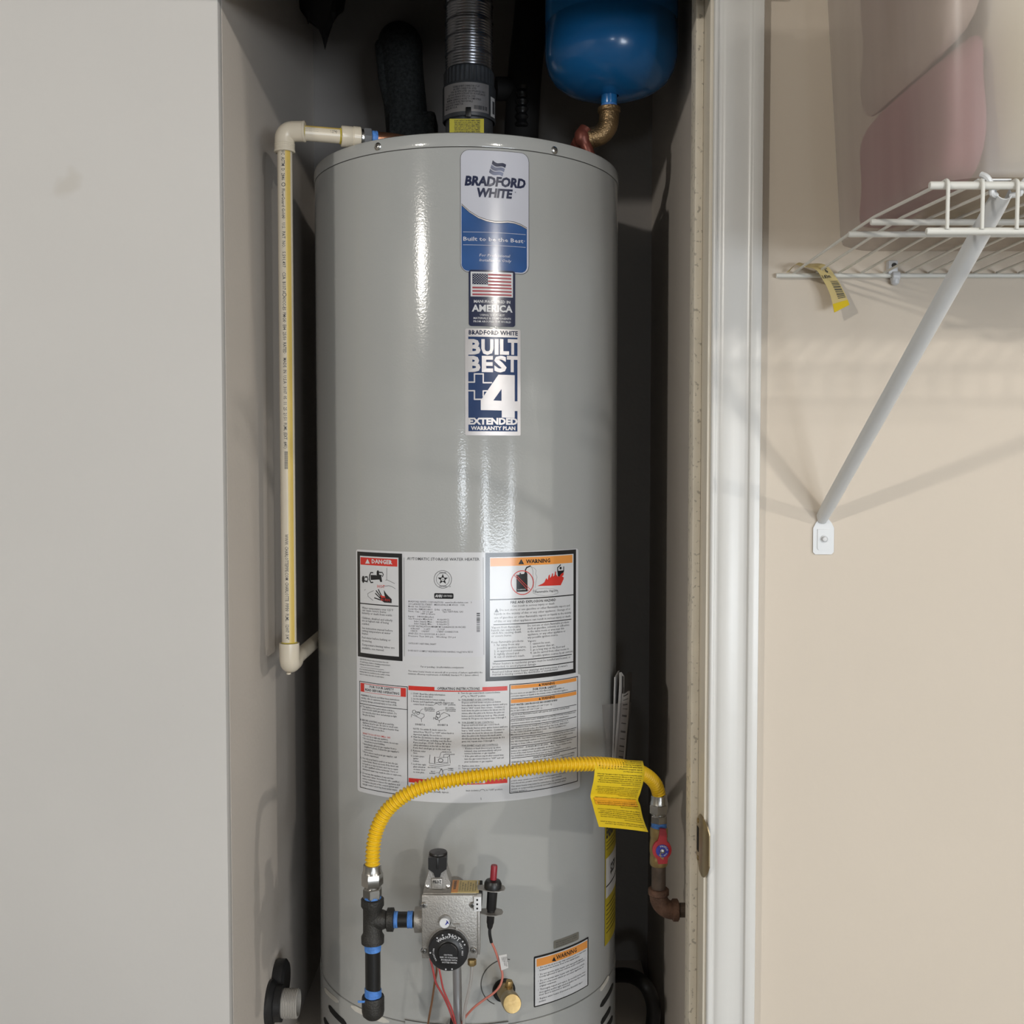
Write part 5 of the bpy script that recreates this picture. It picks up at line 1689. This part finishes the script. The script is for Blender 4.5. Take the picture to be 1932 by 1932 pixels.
# ---------------- tubes and wires below the control
def wire(name, label, cat, pts, r, m, n=8):
    P = smooth_path(pts, n)
    o = MB().tube(P, r, 10).build(name, m)
    o['label'] = label
    o['category'] = cat
    return o


YT = 1.462
wire('burner_tube', 'grey steel burner tube running down from the gas control', 'tube', [at(862, 1806, YT), at(863, 1870, YT), at(864, 1935, YT), at(864, 1990, YT + 0.03), at(864, 2030, 1.60)], 0.0062, 'steel_tube')
wire('pilot_tube', 'thin shiny aluminium pilot tube below brass fitting', 'tube', [at(890.5, 1814, YC + 0.012), at(889, 1845, YC + 0.016), at(884, 1872, YC + 0.022), at(877, 1905, YC + 0.03), at(874, 1945, YC + 0.04), at(872, 1990, 1.50)], 0.0021, 'alu_tube')
wire('capillary_wire', 'thin brown copper capillary leaving the control at the left', 'wire', [at(822, 1806, 1.45), at(824, 1830, 1.448), at(820, 1855, 1.450), at(815, 1890, 1.455), at(808, 1930, 1.462), at(803, 1980, 1.50)], 0.0015, 'copper_wire')
wire('red_wire', 'dark red wire hanging under the dial, left strand', 'wire', [at(812, 1808, 1.445), at(817, 1830, 1.442), at(823, 1855, 1.445), at(838, 1882, 1.450), at(848, 1905, 1.452), at(853, 1920, 1.452), at(862, 1945, 1.47), at(866, 1990, 1.50)], 0.0015, 'wire_red')
wire('red_wire', 'dark red wire hanging under the dial, right strand', 'wire', [at(826, 1815, 1.440), at(831, 1840, 1.437), at(836, 1865, 1.440), at(844, 1885, 1.442), at(852, 1903, 1.444), at(858, 1925, 1.450), at(864, 1950, 1.47), at(868, 1990, 1.50)], 0.0013, 'wire_red')
g_ = at(860, 1926, 1.548)
go = MB().box((g_.x - 0.0085, 1.536, g_.z - 0.05), (g_.x + 0.0085, 1.556, g_.z + 0.003), 0.002).build('wire_grommet', 'black_matt', heater)

# ---------------- push-button igniter
YI = 1.432
ig = empty('piezo_igniter', at(928, 1750, YI), 'push-button igniter with red button on a metal bracket', 'igniter')
xi = at(929.5, 1690, YI).x
zi = lambda py: at(929, py, YI).z
tilt = Vector((0.07, 0, 1)).normalized()
oi = Vector((xi, YI, zi(1676)))
d_ = lambda py: zi(py) - zi(1676)
part(MB().lathe([(0.0046, d_(1662)), (0.0046, d_(1634)), (0.0040, d_(1632)), (0, d_(1632))], oi, tilt, 22), 'red_button', 'red_plastic', ig)
part(MB().lathe([(0.0070, d_(1677)), (0.0118, d_(1675)), (0.0122, d_(1666)), (0.0100, d_(1661)), (0.0052, d_(1659))], oi, tilt, 30), 'collar', 'black_plastic', ig)
part(MB().lathe([(0.0062, d_(1716)), (0.0068, d_(1714)), (0.0072, d_(1676))], oi, tilt, 24), 'barrel', 'black_plastic', ig)
part(MB().lathe([(0.0030, d_(1752)), (0.0040, d_(1748)), (0.0044, d_(1743)), (0.0052, d_(1741)), (0.0054, d_(1716))], oi, tilt, 20), 'lower_barrel', 'black_plastic', ig)
for py, x_l in ((1676, 901), (1721, 906)):
    z_ = zi(py)
    xa_ = at(x_l, py, YI).x
    xo = xi + (0.004 if py < 1700 else 0.001)
    pol = [(xa_ - xo, -0.004), (-0.006, -0.0125), (0.004, -0.0135), (0.0115, -0.009), (0.0135, 0.0), (0.0115, 0.008), (0.004, 0.0125), (-0.006, 0.0125), (xa_ - xo, 0.010)]
    part(MB().prism(pol, (xo, YI, z_ - 0.0005), XV, YV, UPV, 0.0012), 'bracket_plate', 'cast_alu', ig)
part(MB().box((at(900, 1690, YI).x, YI + 0.004, zi(1728)), (at(900, 1690, YI).x + 0.0012, YI + 0.020, zi(1670))), 'bracket_back', 'steel', ig, smooth=False)
part(MB().tube(smooth_path([oi + tilt * d_(1750), at(924, 1762, YI), at(927, 1778, YI + 0.002)], 5), 0.0022, 12), 'black_lead', 'black_plastic', ig)
part(MB().tube(smooth_path([at(927, 1777, YI + 0.002), at(935, 1795, YI + 0.004), at(943, 1820, YI + 0.004), at(948, 1840, YI + 0.002), at(944, 1858, YI), at(932, 1873, YI), at(912, 1887, YI + 0.002), at(889, 1906, YI + 0.006), at(872, 1932, 1.46), at(868, 1975, 1.50)], 8), 0.0016, 10), 'red_lead', 'wire_pink', ig)
tg = [at(*q, YI) for q in ((941, 1803), (956, 1800), (959, 1826), (946, 1831))]
lt = part(MB().add(tg + [p + Vector((0, 0.0006, 0)) for p in tg], [(0, 1, 2, 3), (7, 6, 5, 4), (0, 4, 5, 1), (1, 5, 6, 2), (2, 6, 7, 3), (3, 7, 4, 0)]), 'lead_flag', 'paper', ig, smooth=False)
ink = late('flag_print', 'print_text', lt)
for k in range(4):
    o_ = tg[0].lerp(tg[1], 0.88 - 0.20 * k) + Vector((0, -0.0004, 0))
    e_ = (tg[3] - tg[0]).normalized()
    f_ = (tg[1] - tg[0]).normalized()
    put_text(ink, ('CSA TYPE', 'HIGH VOLTAGE', 'IGNITER LEAD', '105C')[k], (lambda o_, e_, f_: lambda x, y: o_ + e_ * (x + 0.003) + f_ * y)(o_, e_, f_), (0.008, 0.014, 0.013, 0.006)[k], 0.0015)

# ---------------- drain cock
s_, z_ = cyl(950, 1867)
r0 = onto(s_, z_)
dv = empty('drain_cock', r0, 'brass drain cock low on the heater front', 'valve')
cap_c = at(966.5, 1894, 1.437)
ax = (cap_c - r0).normalized()
L = (cap_c - r0).length
part(MB().lathe([(0.0175, 0.0005), (0.0175, 0.004), (0.015, 0.006)], r0, onto(s_, z_, 1) - r0, 28), 'washer', 'black_matt', dv)
part(MB().lathe([(0.0118, 0.004), (0.0118, L * 0.55), (0.0105, L * 0.58), (0.0105, L * 0.72)], r0, ax, 26).lathe([(0.0075, 0), (0.0075, 0.014)], r0 + ax * L * 0.42, Vector((0.10, -0.05, 1)), 18), 'cock_body', 'brass', dv)
part(MB().lathe([(0.0122, L * 0.70), (0.0130, L * 0.72), (0.0132, L * 0.97), (0.0122, L), (0.004, L + 0.0006), (0, L + 0.0004)], r0, ax, 32), 'hose_cap', 'brass', dv)
st = MB()
n = 28
vs, fs = [], []
so = r0 + ax * L * 0.42
sa = Vector((0.16, -0.10, 1)).normalized()
su = sa.orthogonal().normalized()
sw = sa.cross(su)
for h_, k_ in ((0.012, 0.95), (0.0135, 1.0), (0.0225, 1.0), (0.0235, 0.85)):
    for j in range(n):
        a = 2 * pi * j / n
        r_ = 0.0050 * k_ * (1 + 0.10 * cos(a * 7))
        vs.append(so + sa * h_ + (su * cos(a) + sw * sin(a)) * r_)
for i in range(3):
    for j in range(n):
        fs.append((i * n + j, i * n + (j + 1) % n, (i + 1) * n + (j + 1) % n, (i + 1) * n + j))
fs.append(tuple(3 * n + j for j in range(n)))
st.add(vs, fs)
part(st, 'stem', 'brass', dv)

# ---------------- booklets in a clear pouch on the heater's right flank
xs = lambda px, py, Y: at(px, py, Y).x
bk1 = empty('folded_leaflet', at(1158, 1440, 1.70), 'thin folded white leaflet standing beside the heater', 'leaflet')
mb = MB()
rows = []
for py, dx in ((1272, 0), (1300, -1), (1360, -2), (1440, -4)):
    rows.append([at(1159 + dx, py + 6, 1.702), at(1161.5 + dx, py + 2, 1.712), at(1165.5 + dx, py - 6, 1.735)])
part(MB().grid(rows, 0.0018, (0.9, 0.3, 0)), 'folded_sheet', 'paper', bk1)
rows2 = [[p + Vector((0.0022, 0.004, 0)) for p in r] for r in rows]
part(MB().grid(rows2, 0.0012, (0.9, 0.3, 0)), 'inner_sheet', 'paper', bk1)
bk2 = empty('manual_booklet', at(1175, 1440, 1.70), 'curled manual with dark cover and white page edges', 'booklet')
rows = []
for py, dx in ((1268, 0), (1290, 0), (1340, -3), (1400, -8), (1440, -11)):
    r = []
    for k in range(9):
        t = k / 8
        r.append(at(1168 + dx + 24 * t, py + (8 * sin(pi * min(1, t * 1.4)) if py < 1300 else 4 * t), 1.700 + 0.085 * t * t))
    rows.append(r)
pages = part(MB().grid([[r[0] + Vector((0.0004, 0.0002, -0.001)), r[0].lerp(r[1], 0.9), r[2] + Vector((0, 0.002, -0.002))] for r in rows], 0.007, (0.55, 0.8, 0)), 'page_block', 'paper', bk2)
part(MB().grid([r[2:] for r in rows], 0.0008, (0.2, 0.9, 0)), 'dark_cover', 'paper_dark', bk2)
r_lo = [[rows[i][k].lerp(rows[i + 1][k], f) + Vector((0, -0.0012, 0)) for k in (2, 3, 4, 5, 6, 7)] for i, f in ((1, 0.25), (2, 0.0), (3, 0.0), (4, -0.0)) if i < 4]
r_lo.append([rows[4][k] + Vector((0, -0.0012, 0)) for k in (2, 3, 4, 5, 6, 7)])
lp = part(MB().grid(r_lo, 0.0004, (0.2, 0.9, 0)), 'printed_page', 'paper', bk2)
ink = late('page_print', 'print_text', lp)
for i in range(3):
    for f0, f1 in ((0.10, 0.16), (0.35, 0.38), (0.60, 0.66), (0.84, 0.87)):
        a_, b_ = r_lo[i], r_lo[i + 1]
        q = [[a_[k].lerp(b_[k], f) + Vector((0, -0.0006, 0)) for k in (1, 2, 3, 4)] for f in (f0, f1)]
        ink.grid(q)
pch = MB()
rows = []
for py, l in ((1330, 1136), (1360, 1139), (1400, 1144), (1440, 1147)):
    rows.append([at(l, py, 1.680) , at(l + 12, py - 1, 1.672), at(1170 - (py - 1330) * 0.07, py - 3, 1.676), at(1192 - (py - 1330) * 0.15, py - 6, 1.745)])
po = pch.grid(rows, 0.0003, (0, 1, 0)).build('document_pouch', 'pouch')
po['label'] = 'clear plastic document pouch on the right flank of heater'
po['category'] = 'pouch'

# ---------------- drain fitting low in the left corner, black hose on the right
YD = 1.66
fz = at(545, 1893, YD).z
df = empty('drain_fitting', (XL, YD, fz), 'black drain fitting with grey threaded stub on left closet wall', 'pipe fitting')
part(MB().lathe([(0.036, 0), (0.036, 0.004), (0.031, 0.010), (0.027, 0.012)], (XL, YD, fz), XV, 30), 'wall_flange', 'black_plastic', df)
part(MB().lathe([(0.027, 0.010), (0.029, 0.012), (0.029, 0.022), (0.026, 0.023)], (XL, YD, fz), XV, 10), 'lock_nut', 'black_plastic', df)
part(MB().lathe([(0.0225, 0.020)] + [(0.0222 + 0.0008 * (k % 2), 0.021 + k * 0.0013) for k in range(20)] + [(0.021, 0.048), (0.0185, 0.048), (0.0185, 0.030)], (XL, YD, fz), XV, 30, cap=False), 'threaded_stub', 'grey_plastic', df)
part(MB().lathe([(0.030, 0), (0.033, 0.004), (0.033, 0.016), (0.028, 0.020)], (XL, YD + 0.045, fz + 0.016), XV, 24), 'back_flange', 'black_plastic', df)
o = MB().tube(smooth_path([at(1140, 1842, 1.95), at(1185, 1840, 1.90), at(1215, 1856, 1.86), at(1230, 1885, 1.86), at(1233, 1915, 1.86), at(1226, 1960, 1.86), at(1205, 2010, 1.88), at(1180, 2040, 1.93)], 8), 0.013, 16).build('black_hose', 'black_plastic')
o['label'] = 'black hose curving down at the right behind the heater base'
o['category'] = 'hose'

# ================================================================== wire shelf, its bracket, tag and the storage tote
YSB, YSF = YW - 0.006, 0.93
zsb = at(1600, 520, YSB).z
zsf = at(1850, 350, YSF).z
zlip = at(1850, 437, YSF).z
XS0, XS1 = 0.372, 1.16
deck = lambda y: zsf + (zsb - zsf) * (y - YSF) / (YSB - YSF)
sh = empty('wire_shelf', (0.75, YSB, zsb), 'white wire shelf fixed to the beige wall', 'shelf')
RR = 0.0034
for (x0, y, z, r) in ((0.3535, YSB, zsb, 0.0031), (0.370, 1.172, 1.7045, RR), (0.374, 1.112, 1.7040, RR), (0.3635, YSF, zsf, 0.0035), (0.3610, YSF - 0.001, zlip, 0.0033)):
    part(MB().lathe([(r * 0.85, 0), (r, 0.0012), (r, XS1 - x0)], (x0, y, z), XV, 14), 'rail', 'shelf_white', sh)
k = 0
x = 0.3775
wire_me = None
while x < XS1:
    if wire_me is None:
        P = [(x, YSB + 0.001, zsb + 0.0040), (x, 1.172, 1.7098), (x, 1.112, 1.7093), (x, YSF + 0.010, zsf + 0.0042)] + [(x, YSF - 0.0005 - 0.0052 * sin(a), zsf + 0.0042 - 0.0052 * (1 - cos(a))) for a in [radians(18 * q) for q in range(6)]] + [(x, YSF - 0.0050, zlip + 0.001)]
        w0 = MB().tube(P, 0.0017, 8).build('deck_wire', 'shelf_white', sh)
        wire_me = w0
    else:
        c = wire_me.copy()
        sc.collection.objects.link(c)
        c.parent = sh
        c.location = (x - 0.3775, 0, 0)
    x += 0.0302
# wall clip
c_ = at(1687, 512, YSB)
cp = part(MB().box((c_.x - 0.009, YSB - 0.004, c_.z - 0.004), (c_.x + 0.004, YW, c_.z + 0.014), 0.0015)
          .lathe([(0.0058, 0), (0.0066, 0.001), (0.0066, 0.009), (0.0058, 0.010)], (c_.x - 0.004, YSB - 0.002, zsb - 0.0012), XV, 20)
          .lathe([(0.0062, 0), (0.0050, 0.007), (0.002, 0.009)], (c_.x + 0.001, YSB - 0.001, zsb - 0.004), Vector((0, 0, -1)), 18), 'wall_clip', 'white_plastic', sh)
part(MB().lathe([(0.0035, 0), (0.0035, 0.0008)], (c_.x - 0.0015, YSB - 0.0041, c_.z + 0.007), -YV, 12), 'clip_hole', 'seam', cp)

# diagonal support strut, a rounded channel with foot plate
st_ = empty('shelf_bracket', at(1553, 1045, YW), 'white diagonal support bracket under the wire shelf', 'bracket')
top = at(1896, 362, YSF + 0.006)
bot = at(1552, 978, YW - 0.004)
axd = (top - bot).normalized()
sd = XV - axd * XV.dot(axd)
sd.normalize()
nn_ = axd.cross(sd)
if nn_.y > 0:
    nn_ = -nn_
mb = MB()
prof_o = [(0.0082 * cos(a), 0.0075 * sin(a)) for a in [radians(180 - 15 * q) for q in range(13)]]
prof_i = [(0.0070 * cos(a), 0.0063 * sin(a)) for a in [radians(15 * q) for q in range(13)]]
ringp = [(-0.0082, -0.006)] + prof_o + [(0.0082, -0.006), (0.0070, -0.006)] + prof_i + [(-0.0070, -0.006)]
n = len(ringp)
vs, fs = [], []
for p, kx in ((bot - axd * 0.002, 0.85), (bot + axd * 0.03, 1.0), (top - axd * 0.02, 1.0), (top - axd * 0.002, 0.85)):
    for a, b in ringp:
        vs.append(p + sd * a * kx + nn_ * b)
for i in range(3):
    for j in range(n):
        fs.append((i * n + j, i * n + (j + 1) % n, (i + 1) * n + (j + 1) % n, (i + 1) * n + j))
fs.append(tuple(range(n)))
fs.append(tuple(3 * n + j for j in range(n)))
mb.add(vs, fs)
part(mb, 'strut', 'strut_white', st_)
f0, f1 = at(1534, 1046, YW - 0.003), at(1574, 985, YW - 0.003)
wx, wz = (f1.x - f0.x) / 2, (f1.z - f0.z)
cxp = (f0.x + f1.x) / 2
outl = [(-wx + 0.003, 0), (wx - 0.003, 0), (wx, 0.003), (wx, wz - 0.008), (wx * 0.75, wz - 0.001), (wx * 0.45, wz + 0.004), (-wx * 0.45, wz + 0.004), (-wx * 0.75, wz - 0.001), (-wx, wz - 0.008), (-wx, 0.003)]
pl = part(MB().prism(outl, (cxp, YW - 0.0001, f0.z), XV, UPV, -YV, 0.0026), 'foot_plate', 'strut_white', st_)
part(MB().prism([(p_[0] * 0.60, 0.006 + (p_[1]) * 0.74) for p_ in outl[:4]] + [(wx * 0.60, wz * 0.78), (-wx * 0.60, wz * 0.78), (-wx * 0.60, 0.008)], (cxp, YW - 0.0026, f0.z), XV, UPV, -YV, 0.0012), 'plate_boss', 'strut_white', pl)
scp = at(1555, 1017, YW - 0.004)
part(MB().lathe([(0.0052, 0), (0.0052, 0.0008), (0.0044, 0.0010), (0.0042, 0.0004)], scp + Vector((0, 0.0002, 0)), -YV, 20), 'screw_ring', 'strut_white', pl)
part(MB().lathe([(0.0036, 0), (0.0036, 0.003), (0.0028, 0.0044), (0, 0.0048)], scp, -YV, 18), 'screw_cap', 'white_plastic', pl)
for d in (-0.0125, 0.0125):
    q = top + sd * d + Vector((0, -0.002, 0.004))
    part(MB().tube(smooth_path([top + sd * d * 0.5 - axd * 0.004, q + Vector((0, 0, -0.006)), q, q + Vector((d * 0.4, -0.002, 0.007)), q + Vector((d * 0.7, 0.002, 0.011))], 4), 0.0026, 8), 'hook', 'strut_white', st_)
part(MB().box((top.x - 0.026, YSF + 0.002, zsf + 0.0050), (top.x + 0.004, YSF + 0.014, zsf + 0.0066), 0.0005), 'hook_tab', 'strut_white', st_)

# paper size tag looped round the back rail
tg_e = empty('shelf_size_tag', at(1575, 590, YSB - 0.02), 'pale yellow paper size tag with barcode on the shelf rail', 'tag')
def ribbon(pts_l, pts_r, n=6):
    return [smooth_path(pts_l, n), smooth_path(pts_r, n)]
Lp = [at(1483, 515, YSB - 0.003), at(1500, 500, YSB - 0.018), at(1512, 503, YSB - 0.035), at(1538, 508, YSB - 0.030), at(1552, 527, YSB - 0.022), at(1566, 555, YSB - 0.020), at(1574, 590, YSB - 0.022)]
Rp = [at(1488, 513, YSB - 0.003), at(1505, 496, YSB - 0.010), at(1520, 498, YSB - 0.015), at(1556, 499, YSB - 0.012), at(1578, 524, YSB - 0.014), at(1594, 553, YSB - 0.016), at(1603, 575, YSB - 0.020)]
rl, rr_ = ribbon(Lp, Rp)
tsh = part(MB().grid([rl, rr_], 0.0004, (0, 1, 0)), 'paper_strip', 'pale_tag', tg_e)
def tag2(u, w, off=-0.0005):
    i = min(int(u * (len(rl) - 1)), len(rl) - 2)
    t = u * (len(rl) - 1) - i
    return rl[i].lerp(rl[i + 1], t).lerp(rr_[i].lerp(rr_[i + 1], t), w) + Vector((0, off, 0))
mb = MB()
mb.grid([[tag2(u, w) for w in (0.01, 0.99)] for u in (0.925, 0.96, 0.999)])
part(mb, 'yellow_end', 'yellow_tag', tsh)
ink = late('barcode_print', 'print_text', tsh)
random.seed(4)
u = 0.70
while u < 0.885:
    w = random.choice((0.004, 0.007, 0.011))
    ink.grid([[tag2(uu, ww, -0.0007) for ww in (0.42, 0.92)] for uu in (u, u + w)])
    u += w + random.choice((0.005, 0.008))
put_text(ink, '6\'', lambda x, y: tag2(0.565 + (0.0034 - y) / 0.10, 0.52 + x / 0.030, -0.0008), 0.0075, 0.0055, 0.03)
put_text(ink, '1.83m', lambda x, y: tag2(0.640 + (0.002 - y) / 0.10, 0.08 + x / 0.030, -0.0008), 0.0170, 0.0042, 0.02)

# frosted storage tote with folded cloth inside
ZT = 1.7125
TX0, TX1, TY0, TY1 = 0.392, 0.985, 0.985, 1.315
HT = 0.40
def tote_ring(z, grow, r=0.05, n=7):
    return [Vector((a, b, z)) for a, b in rrect(TX0 - grow, TY0 - grow, TX1 + grow, TY1 + grow, r, n)]
def tote_mesh(t):
    mb = MB()
    rings = [tote_ring(ZT + 0.000 + t, -0.012 - t, 0.04), tote_ring(ZT + 0.004 + t, -0.003 - t, 0.045), tote_ring(ZT + 0.012, 0.0 - t), tote_ring(ZT + HT, 0.020 - t)]
    n = len(rings[0])
    vs = [p for r in rings for p in r]
    fs = [tuple(range(n))]
    for i in range(3):
        for j in range(n):
            fs.append((i * n + j, i * n + (j + 1) % n, (i + 1) * n + (j + 1) % n, (i + 1) * n + j))
    mb.add(vs, fs)
    return mb
tt = empty('storage_tote', ((TX0 + TX1) / 2, (TY0 + TY1) / 2, ZT), 'frosted plastic storage tote standing on the wire shelf', 'storage box')
part(tote_mesh(0.0), 'tote_shell', 'tote', tt)
rim = MB()
ro, ri = tote_ring(ZT + HT, 0.030), tote_ring(ZT + HT, 0.018)
n = len(ro)
rim.add([p for p in ro] + [p for p in ri] + [p + Vector((0, 0, 0.012)) for p in ro] + [p + Vector((0, 0, 0.012)) for p in ri],
        [(j, (j + 1) % n, n + (j + 1) % n, n + j) for j in range(n)] + [(2 * n + j, 3 * n + j, 3 * n + (j + 1) % n, 2 * n + (j + 1) % n) for j in range(n)] +
        [(j, 2 * n + j, 2 * n + (j + 1) % n, (j + 1) % n) for j in range(n)] + [(n + j, n + (j + 1) % n, 3 * n + (j + 1) % n, 3 * n + j) for j in range(n)])
part(rim, 'tote_rim', 'tote', tt)


def cloth_bundle(name, label, cat, m, xa, xb, ya, yb, bot_, top, seed):
    """soft folded block; top(x) gives its height"""
    rnd = random.Random(seed)
    nx, ny, nz = 14, 8, 9
    bm = bmesh.new()
    bmesh.ops.create_cube(bm, size=1.0)
    bmesh.ops.subdivide_edges(bm, edges=bm.edges[:], cuts=9, use_grid_fill=True)
    vs = []
    bm.verts.index_update()
    for v in bm.verts:
        p = v.co * 2
        q = Vector([abs(c) ** 6 for c in p])
        k = (q.x + q.y + q.z) ** (1 / 6)
        p = p / max(k, 0.01) if k > 1 else p
        x = xa + (p.x + 1) / 2 * (xb - xa)
        y = ya + (p.y + 1) / 2 * (yb - ya)
        h = top(x)
        za = bot_(x)
        z = za + (p.z + 1) / 2 * (h - za)
        w = 0.002
        vs.append(Vector((x + w * sin(z * 60 + seed), y + w * sin(x * 45 + z * 30), z + w * sin(x * 38 + y * 20))))
    fs = [tuple(v.index for v in f.verts) for f in bm.faces]
    bm.free()
    o = MB().add(vs, fs).build(name, m)
    o['label'] = label
    o['category'] = cat
    return o


za = ZT + 0.008
diag = lambda x: ZT + 0.118 + (x - 0.400) * 0.9
cloth_bundle('folded_blanket', 'dusty pink folded cloth inside the frosted tote', 'cloth', 'pink_cloth', 0.402, 0.450, 1.004, 1.255, lambda x: za, diag, 2)
cloth_bundle('folded_towel', 'tan ribbed cloth on top of the pink cloth in the tote', 'cloth', 'ribbed_cloth', 0.402, 0.450, 1.006, 1.255, lambda x: diag(x) + 0.0015, lambda x: ZT + 0.34, 5)
cloth_bundle('folded_cushion', 'cream cushion at the right inside the frosted tote', 'cushion', 'cream_cloth', 0.456, 0.80, 1.002, 1.275, lambda x: za, lambda x: ZT + 0.35, 8)

# ================================================================== all lettering is meshed here, in one pass
flush_text()
for mb, name, m, parent in LATE:
    if mb.v:
        mb.build(name, m, parent, smooth=False)
